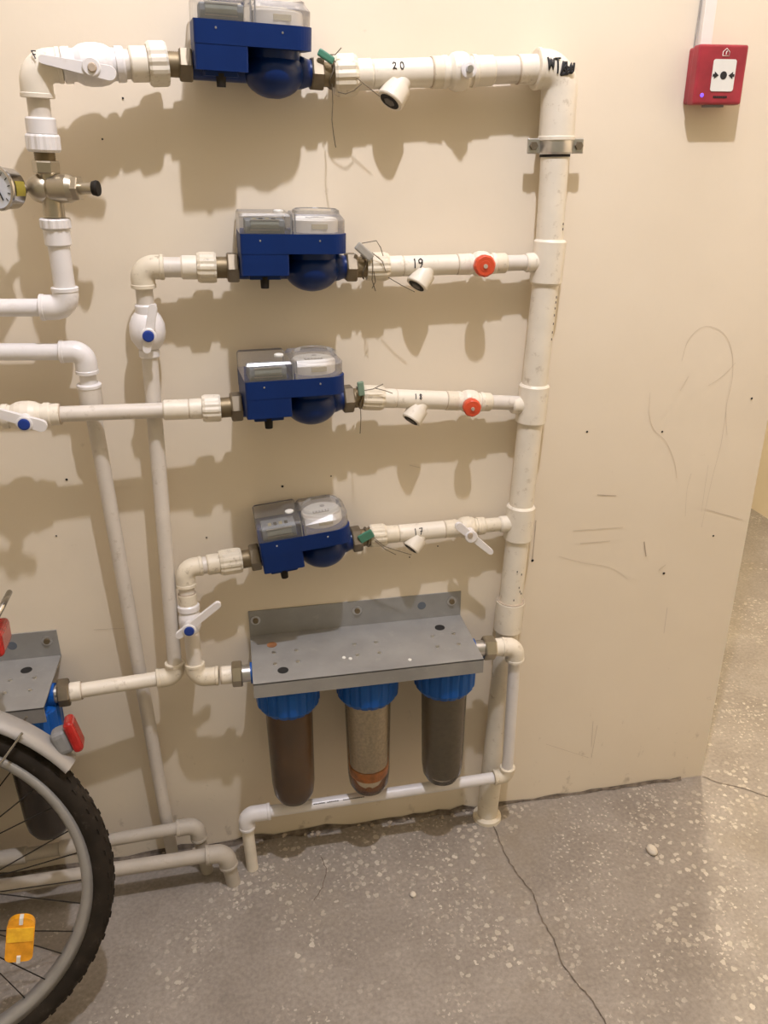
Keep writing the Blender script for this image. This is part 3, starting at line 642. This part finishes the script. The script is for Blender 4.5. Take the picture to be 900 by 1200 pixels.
lever(th, c, P(180, 356, .094), P(172, 413, .094), .014, .014, btn='bluebtn', hub=P(174.5, 392.5, .094))
N5 = P(83, 811, .100); elbow(th, B4, c-B4, .030, N5-B4, .036, .0182, 'pprdirty'); fit(th, 'pipe', B4, N5, 190, 92, .0142, 'ppr', 'pipe'); fit(th, 'coupling', B4, N5, 96, 81, .0180, 'ppr', 'sock')
FN2 = Vector((-.392, -.100, .5205)); fit(th, 'union_nut', B4, FN2, 82, 68, .0262, 'brass', 'hex'); fit(th, 'nipple', B4, FN2, 70, FN2+(FN2-B4).normalized()*.012, .017, 'steel', 'pipe')
# row 3: straight pipe with valve to the left
A = m3['L']; W6 = P(-150, 494, .100)
th = thing('cross_pipe', 'level white pipe crossing in front of vertical pipes to a blue-button valve', 'pipe', (A+W6)/2)
S = (A-W6).normalized()
fit(th, 'ribbed_coupling', A, W6, A+S*.004, 237, .0235, 'ppr', 'ribbed'); fit(th, 'coupling', A, W6, 238, 221, .0175, 'ppr', 'sock'); fit(th, 'coupling', A, W6, 222, 191, .0172, 'ppr', 'sock'); fit(th, 'pipe', A, W6, 192, 66, .0130, 'pprgrey', 'pipe')
fit(th, 'coupling', A, W6, 71, 52, .0178, 'ppr', 'sock'); fit(th, 'valve_body', A, W6, 60, 2, .0238, 'ppr', 'valve'); fit(th, 'pipe', A, W6, 6, -150, .0140, 'pprgrey', 'pipe')
c = at_x(A, W6, 30); o_ = -c.y+.040
lever(th, c, P(56, 500, o_), P(-14, 479, o_), .020, .014, btn='bluebtn', hub=P(30, 495, o_))
# row 4: elbow, valve, elbow into the filter unit
A = m4['L']; E7 = P(216, 666, .068); H7 = P(230, 794, .098); FN = Vector((-.012, -.100, .5205))
th = thing('filter_feed_pipe', 'white pipe with lever valve linking the lowest meter to the near filter unit', 'pipe', H7)
S = (A-E7).normalized()
fit(th, 'ribbed_coupling', A, E7, A+S*.004, 257, .0245, 'pprdirty', 'ribbed'); fit(th, 'coupling', A, E7, 258, 242, .0195, 'pprdirty', 'sock'); fit(th, 'pipe', A, E7, 243, 232, .0160, 'pprgrey', 'pipe')
elbow(th, E7, A-E7, .032, H7-E7, .036, .0178, 'pprdirty'); fit(th, 'pipe', E7, H7, 684, 784, .0145, 'pprgrey', 'pipe', 'y'); fit(th, 'coupling', E7, H7, 695, 710, .0172, 'pprdirty', 'sock', 'y')
fit(th, 'valve_collar', E7, H7, 708, 716, .0205, 'pprnew', 'sock', 'y'); c = at_y(E7, H7, 728); dv = (H7-E7).normalized()
build(MB().smoothlathe(c-dv*.022, dv, [(0, .016), (.008, .020), (.020, .0215), (.032, .020), (.042, .016)], 28), 'valve_body', 'pprnew', th)
lever(th, c, P(207, 745, .118), P(258, 705, .118), .014, .013, btn='bluebtn', hub=P(222, 736, .118))
elbow(th, H7, E7-H7, .030, FN-H7, .042, .0180, 'pprdirty'); fit(th, 'coupling', H7, FN, 259, 274, .0178, 'ppr', 'sock'); fit(th, 'union_nut', H7, FN, 272, 284, .0250, 'nickel', 'hex'); fit(th, 'nipple', H7, FN, 283, FN, .017, 'steel', 'pipe')
# filter outlet: elbow, drop, bottom run along the floor
FO = Vector((.424, -.100, .5205)); E8 = P(604, 757, .098); E9 = P(594, 909, .086); E10 = P(288, 955, .080); G10 = G(296, 1017, 0.0); G10.z = -.003
th = thing('drain_pipe', 'white pipe from near filter outlet dropping and running along the foot of the wall', 'pipe', G10)
fit(th, 'nipple', FO, E8, FO, 568, .017, 'steel', 'pipe'); fit(th, 'union_nut', FO, E8, 566, 579, .0250, 'nickel', 'hex'); fit(th, 'coupling', FO, E8, 578, 592, .0185, 'ppr', 'sock')
elbow(th, E8, FO-E8, .030, E9-E8, .034, .0190, 'ppr'); fit(th, 'pipe', E8, E9, 768, 902, .0125, 'pprnew', 'pipe', 'y'); elbow(th, E9, E8-E9, .026, E10-E9, .030, .0165, 'pprdirty')
fit(th, 'pipe', E9, E10, 578, 310, .0125, 'pprnew', 'pipe'); elbow(th, E10, E9-E10, .052, G10-E10, .034, .0172, 'pprnew'); fit(th, 'pipe', E10, G10, 970, G10, .0128, 'ppr', 'pipe', 'y')
mb = MB(); ex = (E9-E10).normalized(); up = (UP-ex*UP.dot(ex)).normalized(); fr = ex.cross(up); fr = fr if fr.dot(FRONT) > 0 else -fr
for k in range(26):
    if k in (6, 13, 14): continue
    c = at_x(E10, E9, 368+2.3*k); mb.box(c+fr*(.0126*math.cos(.75))+up*(.0126*math.sin(.75)), .0030, .0006, random.uniform(.0035, .0055), ex, fr, up)
build(mb, 'printed_marks', 'print', th, kind='stuff')
# low pipes behind the bicycle wheel
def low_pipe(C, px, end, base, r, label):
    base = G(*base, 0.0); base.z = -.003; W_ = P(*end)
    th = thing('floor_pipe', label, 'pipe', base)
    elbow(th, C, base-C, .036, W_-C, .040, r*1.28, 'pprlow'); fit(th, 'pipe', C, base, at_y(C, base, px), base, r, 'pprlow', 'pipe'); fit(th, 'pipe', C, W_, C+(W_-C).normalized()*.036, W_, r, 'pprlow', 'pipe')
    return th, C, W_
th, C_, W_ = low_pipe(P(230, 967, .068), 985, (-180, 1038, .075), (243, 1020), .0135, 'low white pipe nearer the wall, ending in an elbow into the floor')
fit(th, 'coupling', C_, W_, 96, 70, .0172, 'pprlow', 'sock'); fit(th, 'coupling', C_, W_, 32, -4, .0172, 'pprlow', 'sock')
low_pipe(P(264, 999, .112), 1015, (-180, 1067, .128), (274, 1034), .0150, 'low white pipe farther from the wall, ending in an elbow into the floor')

# ------------------------------------------------------------------ filter units
def filter_unit(dx, label, contents, full=True):
    o = Vector((dx, 0, 0)); t = thing('filter_unit', label, 'water filter', o+Vector((.205, 0, .18)), 'triple water filter units')
    x0, x1, zt, dp = -.018, .427, .5445, .174
    br = build(MB().box(o+Vector(((x0+x1)/2, -dp/2, zt-.0015)), x1-x0, dp, .003), 'bracket_plate', 'zinc', t)
    build(MB().box(o+Vector(((x0+x1)/2, -.0015, zt+.028)), x1-x0, .003, .058), 'bracket_flange', 'zinc', t)
    build(MB().box(o+Vector(((x0+x1)/2, -dp+.0015, zt-.0165)), x1-x0, .003, .031), 'bracket_lip', 'zinc', t)
    for fx in (.03, .5, .955):
        c = o+Vector((x0+(x1-x0)*fx, -.003, zt+.036))
        s_ = build(MB().lathe(c, FRONT, [(0, .010), (.0018, .010)], 20), 'washer', 'steel', t); build(MB().lathe(c+FRONT*.0015, FRONT, [(0, .006), (.004, .0055)], 12), 'screw_head', 'thread', s_)
    for fx, fy in ((.13, .80), (.875, .26)):
        c = o+Vector((x0+(x1-x0)*fx, -dp*fy, zt)); build(MB().lathe(c, UP, [(0, .0105), (.0006, .0105)], 20), 'vent_hole', 'hole', br)
    build(MB().lathe(o+Vector((x0+.042, -.045, zt)), UP, [(0, .010), (.0006, .010)], 18), 'rust_spot', simple('rust stain', (.30, .13, .05), .8, var=.3), br)
    build(MB().lathe(o+Vector((x0+.035, -.0032, zt+.032)) + Vector((.325, 0, 0)), FRONT, [(0, .009), (.0004, .009)], 16), 'smudge_spot', simple('blue grey smudge', (.12, .14, .17), .7), br)
    cx_ = (.048, .209, .3706)
    for ci, cx in enumerate(cx_):
        for sx in (-1, 1):
            for sy in (-1, 1):
                c = o+Vector((cx+sx*.022, -.095+sy*.020, zt)); build(MB().lathe(c, UP, [(0, .0042), (.0018, .0036)], 10), 'bolt_head', 'steel', br)
    for i in range(3):
        c = o+Vector(((.16, .172, .285)[i], (-.118, -.124, -.150)[i], zt)); build(MB().sphere(c, .004, .005, .0014, 8, 5), 'paint_drip', 'white', br)
    hd = MB(); hd.box(o+Vector(((cx_[0]+cx_[2])/2, -.100, .5205)), cx_[2]-cx_[0]+.06, .052, .040, bev=.006)
    for cx in cx_: hd.lathe(o+Vector((cx, -.095, .498)), UP, [(0, .0605), (.006, .0615), (.010, .052), (.044, .050)], 40)
    hd.lathe(o+Vector((x0-.004, -.1, .5205)), EX, [(0, .021), (x1-x0+.008, .021)], 24)
    build(hd, 'filter_head', 'capblue', t)
    for cx, kind in zip(cx_, contents):
        c = o+Vector((cx, -.095, .503))
        cap = MB(); cap.lathe(c, -UP, [(0, .0615), (.004, .0645), (.056, .0630), (.068, .055)], 72, smooth=False, alt=[1, 1, 1, .955])
        build(cap, 'collar_nut', 'capblue', t)
        top = c-UP*.055; H = .262
        bowl = [(0, .0485), (.02, .0475), (H-.055, .0445), (H-.030, .0420), (H-.014, .0345), (H-.004, .0220), (H, .008)]
        sb = build(MB().smoothlathe(top, -UP, bowl, 40), 'filter_bowl', 'sump', t)
        k = lambda s_, h0, h1, nm, mt: build(MB().smoothlathe(top-UP*h0, -UP, [(q-h0, r*s_) for q, r in [(h0, None)] if r] + [(0, .047*s_ if h0 < .2 else .0435*s_)] + [(q-h0, r*s_) for q, r in bowl if h0+.004 < q < h1] + [(h1-h0, .0445*s_ if h1 < H-.05 else (.0405*s_ if h1 < H-.02 else .018*s_))], 36), nm, mt, sb)
        if kind == 'brown': k(.955, .002, H-.006, 'dirty_water', 'cart_brown')
        if kind == 'dark': k(.955, .002, H-.006, 'dirty_water', 'cart_dark')
        if kind == 'beads': k(.90, .002, H-.076, 'bead_cartridge', 'cart_beads'); k(.93, H-.078, H-.050, 'rust_sediment', 'cart_orange')
        if kind == 'grey': k(.93, .002, H-.030, 'carbon_cartridge', 'cart_grey'); build(MB().lathe(top-UP*(H-.031), -UP, [(0, .037), (.010, .030)], 30), 'cartridge_foot', 'counter', sb)
    return t
filter_unit(0, 'triple filter unit with brown, bead and grey bowls on a steel bracket below the meters', ('brown', 'beads', 'grey'))
filter_unit(-.815, 'triple filter unit on a steel bracket half hidden behind the bicycle', ('dark', 'dark', 'dark'))

# ------------------------------------------------------------------ fire alarm call point
al = thing('fire_alarm_call_point', 'red fire alarm call point with white press plate under a cable trunking', 'alarm', (.826, 0, 1.525))
AC = (P(821, 53, .039)+P(868, 121, .039))/2; AC.y = 0
build(MB().box(AC+Vector((0, -.010, 0)), .086, .020, .086, bev=.004), 'back_box', 'red', al)
build(MB().box(AC+Vector((0, -.028, 0)), .090, .022, .090, bev=.004, seg=3), 'front_cover', 'red', al)
ff = AC+Vector((.004, -.0392, -.001))
pl = build(MB().prism(rounded_plan(-.021, .021, -.024, .024, .004, .004), 0, .0012), 'press_plate', 'white', al, local=True); pl.location = ff-al.location; pl.rotation_euler = (math.pi/2, 0, 0)
mk = lambda mb, nm, mt='ink': build(mb, nm, mt, al)
mk(MB().lathe(ff+FRONT*.0012, FRONT, [(0, .0062), (.0006, .006)], 20), 'press_dot')
for s_ in (-1, 1):
    mb = MB(); b = ff+FRONT*.0012+EX*s_*.0148; i0 = len(mb.v); T = FRONT*.0006
    tri = [b+EX*(-s_*.0055), b+EX*(s_*.002)+UP*.0055, b+EX*(s_*.002)+UP*.002, b+EX*(s_*.005)+UP*.002, b+EX*(s_*.005)-UP*.002, b+EX*(s_*.002)-UP*.002, b+EX*(s_*.002)-UP*.0055]
    mb.v += [p+T for p in tri]; mb.face(range(7) if s_ < 0 else range(6, -1, -1), False); mb.v += tri; mb.face(range(7, 14), False); mb.bridge(0, 7, 7, False); mk(mb, 'press_arrow')
hs = AC+Vector((.004, -.0395, .033)); hp = [hs+EX*x+UP*z for x, z in ((-.006, -.005), (-.006, .001), (0, .006), (.006, .001), (.006, -.005), (-.006, -.005))]
mk(MB().sweep(hp, .0006, 6), 'house_symbol', 'trunk'); mk(MB().sweep([hs+UP*-.003, hs+UP*.001, hs+EX*.002+UP*.002], .0008, 6), 'flame_symbol', 'trunk')
mb = MB()
for k in range(9): mb.box(AC+Vector((-.008+.0029*k, -.0394, -.0335)), .0022, .0008, .0032)
mk(mb, 'lettering', 'hole')
mk(MB().lathe(AC+Vector((-.030, -.0385, -.031)), FRONT, [(0, .0038), (.0012, .003)], 14), 'indicator_light', 'led')
mk(MB().box(AC+Vector((0, -.026, -.0465)), .034, .012, .004), 'key_slot', 'grey')
tr = thing('cable_trunking', 'white cable trunking running up the wall from the alarm box', 'trunking', (.817, 0, 1.607))
build(MB().box(Vector((.8175, -.008, 2.35)), .020, .016, 1.5, bev=.001), 'trunking_cover', 'trunk', tr)
build(MB().sweep([Vector((.803, -.003, 1.60)), Vector((.805, -.003, 1.68)), Vector((.8045, -.003, 1.9)), Vector((.805, -.003, 3.1))], .0016, 8), 'loose_cable', 'sealg', tr)

# ------------------------------------------------------------------ wire seals on the meter unions
def seal(mt, label, tagpts, wires, mat, flag=None):
    c = mt['M'] @ Vector((.132, -.02, .018)); t = thing('wire_seal', label, 'seal', c, 'wire seals on the meter unions')
    mb = MB()
    ring = [mt['M'] @ Vector((.124+.003*math.sin(3*a), .0195*math.cos(a), .0195*math.sin(a))) for a in [2*math.pi*k/20 for k in range(20)]]
    mb.sweep(ring, .0011, 6, closed=True)
    for w in wires: mb.sweep([P(*p) for p in w], .0008, 6)
    build(mb, 'seal_wire', 'wire', t)
    p = [P(*q) for q in tagpts]; d = p[1]-p[0]; x = d.normalized(); n = (FRONT-x*FRONT.dot(x)).normalized()
    build(MB().box((p[0]+p[1])/2, d.length, .006, tagpts[2], x, n, n.cross(x), bev=.0025), 'seal_tag', mat, t)
    return t
def seal2(mt, label, a, b, w, wires, mat):
    o_ = -mt['R'].y
    t = thing('wire_seal', label, 'seal', P(a[0], a[1], o_+.025), 'wire seals on the meter unions')
    mb = MB(); ring = [mt['M'] @ Vector((.124+.003*math.sin(3*k), .0195*math.cos(k), .0195*math.sin(k))) for k in [2*math.pi*i/20 for i in range(20)]]
    mb.sweep(ring, .0012, 6, closed=True)
    for wr in wires: mb.sweep([P(x, y, o_+f_) for x, y, f_ in wr], .0008, 6)
    build(mb, 'seal_wire', 'wire', t)
    p = P(a[0], a[1], o_+.024); q = P(b[0], b[1], o_+.024); x = (q-p).normalized(); n = (FRONT-x*FRONT.dot(x)).normalized()
    build(MB().box((p+q)/2, (q-p).length, .006, w, x, n, n.cross(x), bev=.0025), 'seal_tag', mat, t)
seal2(m1, 'green plastic seal on twisted wire at the topmost meter', (373, 60), (391, 72), .011,
      [[(391, 70, .022), (396, 76, .024), (420, 93, .028), (445, 113, .03)], [(386, 64, .024), (393, 64, .026), (400, 56, .03)], [(389, 98, .02), (390, 120, .018), (389, 140, .018), (391, 158, .018), (393.5, 173, .018)], [(396, 108, .02), (405, 110, .024), (415, 106, .03), (424, 98, .03)]], 'seal')
seal2(m2, 'grey lead seal on twisted wire beside the pipe numbered 19', (418, 287), (436, 303), .014,
      [[(424, 285, .024), (441, 282, .024), (446, 290, .026), (449, 300, .026)], [(436, 297, .024), (437, 312, .026), (436, 328, .026), (440, 341, .024)], [(438, 318, .026), (440, 330, .026), (436, 338, .024)], [(455, 325, .02), (470, 334, .026), (486, 342, .03)], [(436, 296, .024), (448, 306, .026), (452, 318, .026)]], 'sealg')
seal2(m3, 'pale green plastic seal on wire beside the pipe numbered 18', (422, 447), (424, 464), .012,
      [[(424, 458, .024), (437, 456, .026), (449, 450, .028)], [(440, 455, .026), (452, 458, .026), (460, 461, .026)], [(422, 472, .024), (423, 490, .02), (422, 508, .018)]], simple('pale green seal', (.17, .25, .18), .5, var=.2))
seal2(m4, 'green plastic seal on wire beside the pipe numbered 17', (421, 633), (437, 624), .018,
      [[(438, 630, .024), (450, 640, .026), (465, 645, .028), (482, 650, .03)], [(440, 634, .024), (452, 644, .026), (464, 650, .028)]], 'seal')

# ------------------------------------------------------------------ bicycle leaning at the wall
bk = thing('bicycle', 'bicycle with silver mudguards leaning beside the wall, rear wheel showing', 'bicycle')
lean, byaw = .2, .12388
BU = Vector((math.cos(byaw), math.sin(byaw), 0)); BW = Vector((-math.sin(lean)*math.sin(byaw), math.sin(lean)*math.cos(byaw), math.cos(lean))); BN = BU.cross(BW)   # BN points into the room
BC = Vector((-.61124, -.36862, .335*math.cos(lean)))
bk.location = BC-BW*.335
def bp(u, w, n=0.0): return BC+BU*u+BW*w+BN*n
def arc(r, a0, a1, n, off=0.0, c=(0, 0)): return [bp(c[0]+r*math.cos(math.radians(a0+(a1-a0)*k/n)), c[1]+r*math.sin(math.radians(a0+(a1-a0)*k/n)), off) for k in range(n+1)]
def revolve(prof, c, seg=96, a0=0, a1=360, closed=True):           # prof: closed loop of (radius, lateral)
    mb = MB(); n = len(prof); rings = []; full = abs(a1-a0) >= 360; m = seg if full else seg+1
    for k in range(m):
        a = math.radians(a0+(a1-a0)*k/seg); i0 = len(mb.v)
        for r, l in prof: mb.v.append(bp(c[0]+r*math.cos(a), c[1]+r*math.sin(a), l))
        rings.append(i0)
    for k in range(m if full else m-1): mb.bridge(rings[k], rings[(k+1) % m], n)
    if not full: mb.cap(rings[0], n, True); mb.cap(rings[-1], n)
    return mb
tw = .0215
for wi, wc in enumerate(((0, 0), (-1.06, 0))):
    pf = [(.3140+.0205*math.cos(a), tw*math.sin(a)) for a in [2*math.pi*k/18 for k in range(18)]]
    ty = build(revolve(pf, wc), 'tyre', 'tyre', bk)
    kn = MB()
    for k in range(96):
        a = math.radians(360*k/96); rad = BU*math.cos(a)+BW*math.sin(a); tg = -BU*math.sin(a)+BW*math.cos(a)
        for j, l in enumerate((-.0175, -.0125, -.004, .004, .0125, .0175)):
            if (k+j) % 2: continue
            r = .3140+.0205*math.sqrt(max(0, 1-(l/.0215)**2))-.0008
            kn.box(bp(wc[0], wc[1], l)+rad*r, .0045, .010, .0042, (rad*.8+BN*(l/.0215)*.6).normalized(), tg, BN)
    build(kn, 'tread_block', 'tyre', ty, kind='stuff')
    pf = [(.298, -.014), (.300, -.016), (.286, -.015), (.281, -.010), (.281, .010), (.286, .015), (.300, .016), (.298, .014)]
    rm = build(revolve(pf, wc), 'rim', 'rim', bk)
    mb = MB(); mb.lathe(bp(wc[0], wc[1], -.034), BN, [(0, .022), (.003, .022), (.006, .014), (.062, .014), (.065, .022), (.068, .022)], 24); build(mb, 'hub', 'chrome', bk)
    build(MB().cyl(bp(wc[0], wc[1], -.07), bp(wc[0], wc[1], .07), .005), 'axle', 'steel', bk)
    for k in range(36):
        a = math.radians(10*k+4); s_ = 1 if k % 2 else -1; a2 = a+math.radians(70*(1 if (k//2) % 2 else -1))
        build(MB().cyl(bp(wc[0]+.283*math.cos(a), wc[1]+.283*math.sin(a), s_*.003), bp(wc[0]+.020*math.cos(a2), wc[1]+.020*math.sin(a2), s_*.031), .0011, 6), 'spoke', 'rubber', bk)
    # mudguard
    pf = []
    for k in range(11): a = math.radians(-75+15*k); pf.append((.333+.026*math.cos(a), .030*math.sin(a)))
    for k in range(11): a = math.radians(75-15*k); pf.append((.333+.0245*math.cos(a), .0285*math.sin(a)))
    gd = build(revolve(pf, wc, 60, 33, 215), 'mudguard', 'fender', bk)
    for s_ in (-1, 1):
        build(MB().sweep([bp(wc[0], wc[1], s_*.055), bp(wc[0]+.17, wc[1]+.20, s_*.036), bp(wc[0]+.232, wc[1]+.270, s_*.031)], .0024, 8), 'mudguard_stay', 'chrome', gd)
# amber spoke reflector
a = math.radians(-31); rc = (.200*math.cos(a), .200*math.sin(a)); X = (BU*math.sin(math.radians(12))+BW*math.cos(math.radians(12))); Y = BN.cross(X)
rf = build(MB().prism(rounded_plan(-.042, .040, -.022, .022, .010, .018), -.006, .006), 'spoke_reflector', 'amber', bk, local=True)
rf.matrix_local = Matrix.Translation(bp(rc[0], rc[1], .012)-bk.location) @ Matrix((( X.x, Y.x, BN.x, 0), (X.y, Y.y, BN.y, 0), (X.z, Y.z, BN.z, 0), (0, 0, 0, 1)))
build(MB().prism(rounded_plan(-.004, .022, -.0205, .0205, .001, .001), .0055, .0072), 'reflector_facet', simple('bright amber facet', (1.0, .50, .03), .12, var=.2, scale=90), rf, local=True)
for s_ in (-1, 1): build(MB().box(Vector((s_*.036, 0, .004)), .012, .006, .012), 'reflector_clip', 'white', rf, local=True)
# tail light on the mudguard end
X = (BU*math.cos(math.radians(14))+BW*math.sin(math.radians(14))); T = (-BU*math.sin(math.radians(14))+BW*math.cos(math.radians(14)))
tc_ = bp(.280, .236)
tl = build(MB().box(tc_+X*.004-T*.006, .030, .044, .036, X, T, BN, bev=.010, seg=3), 'tail_light', 'grey', bk)
build(MB().box(tc_+X*.024-T*.002, .017, .056, .044, X, T, BN, bev=.007, seg=3), 'light_lens', 'redlens', tl)
# carrier with rear reflector and loop
rk = MB()
for n_ in (-.05, 0, .05): rk.sweep([bp(-.20, .415, n_), bp(.20, .415, n_)], .005, 10)
for u_ in (-.18, 0, .19): rk.sweep([bp(u_, .415, -.055), bp(u_, .415, .055)], .004, 10)
build(rk, 'carrier_rack', 'chrome', bk)
for n_ in (-.055, .055): build(MB().sweep([bp(0, 0, n_*1.1), bp(.06, .24, n_), bp(.10, .415, n_)], .0045, 10), 'rack_leg', 'chrome', bk)
build(MB().sweep([bp(.19, .415, -.045), bp(.215, .452, -.045), bp(.236, .484, -.040), bp(.236, .484, .040), bp(.215, .452, .045), bp(.19, .415, .045)], .0048, 10), 'rack_loop', 'chrome', bk)
rr_ = build(MB().box(bp(.214, .424, .0), .030, .040, .090, BU, BW, BN, bev=.008, seg=3), 'rear_reflector', 'redlens', bk)
# coil spring of a rack strap
mb = MB(); pts = [bp(.190+.0009*k, .370+.0002*k, .012+0)+BW*(.010*math.sin(k*.9))+BN*(.010*math.cos(k*.9)) for k in range(-40, 14)]
build(mb.sweep(pts, .0016, 6), 'strap_spring', 'chrome', bk)
# frame, crank and cockpit (beyond the edge of the picture)
fm = M['steel']; tube = lambda a, b, r, nm, mt='bluebtn': build(MB().cyl(bp(*a), bp(*b), r, 18), nm, mt, bk)
for s_ in (-1, 1): tube((0, 0, s_*.062), (-.43, -.055, s_*.03), .009, 'chain_stay'); tube((0, 0, s_*.062), (-.555, .47, s_*.012), .008, 'seat_stay'); tube((-.93, .30, s_*.05), (-1.06, 0, s_*.055), .011, 'fork_blade')
tube((-.43, -.055, 0), (-.58, .56, 0), .016, 'seat_tube'); tube((-.43, -.055, 0), (-.885, .40, 0), .018, 'down_tube'); tube((-.56, .48, 0), (-.865, .47, 0), .016, 'top_tube'); tube((-.93, .30, 0), (-.85, .56, 0), .018, 'head_tube')
tube((-.93, .30, -.05), (-.93, .30, .05), .012, 'fork_crown'); tube((-.85, .55, 0), (-.88, .62, 0), .012, 'handlebar_stem', 'chrome')
build(MB().sweep([bp(-.78, .65, -.19), bp(-.86, .64, -.12), bp(-.88, .62, 0), bp(-.86, .64, .20), bp(-.76, .65, .29)], .011, 12), 'handlebar', 'chrome', bk)
build(MB().sphere(bp(-.575, .60, 0), .13, .07, .035, 20, 10, BU, BN, BW), 'saddle', 'rubber', bk); tube((-.58, .50, 0), (-.583, .59, 0), .012, 'seat_post', 'chrome')
build(MB().lathe(bp(-.43, -.055, .045), BN, [(0, .088), (.003, .088)], 40), 'chainring', 'rim', bk); tube((-.43, -.055, .05), (-.52, -.20, .06), .010, 'crank_arm', 'chrome'); tube((-.43, -.055, -.05), (-.34, .09, -.06), .010, 'crank_arm', 'chrome')
bpy.context.view_layer.update()
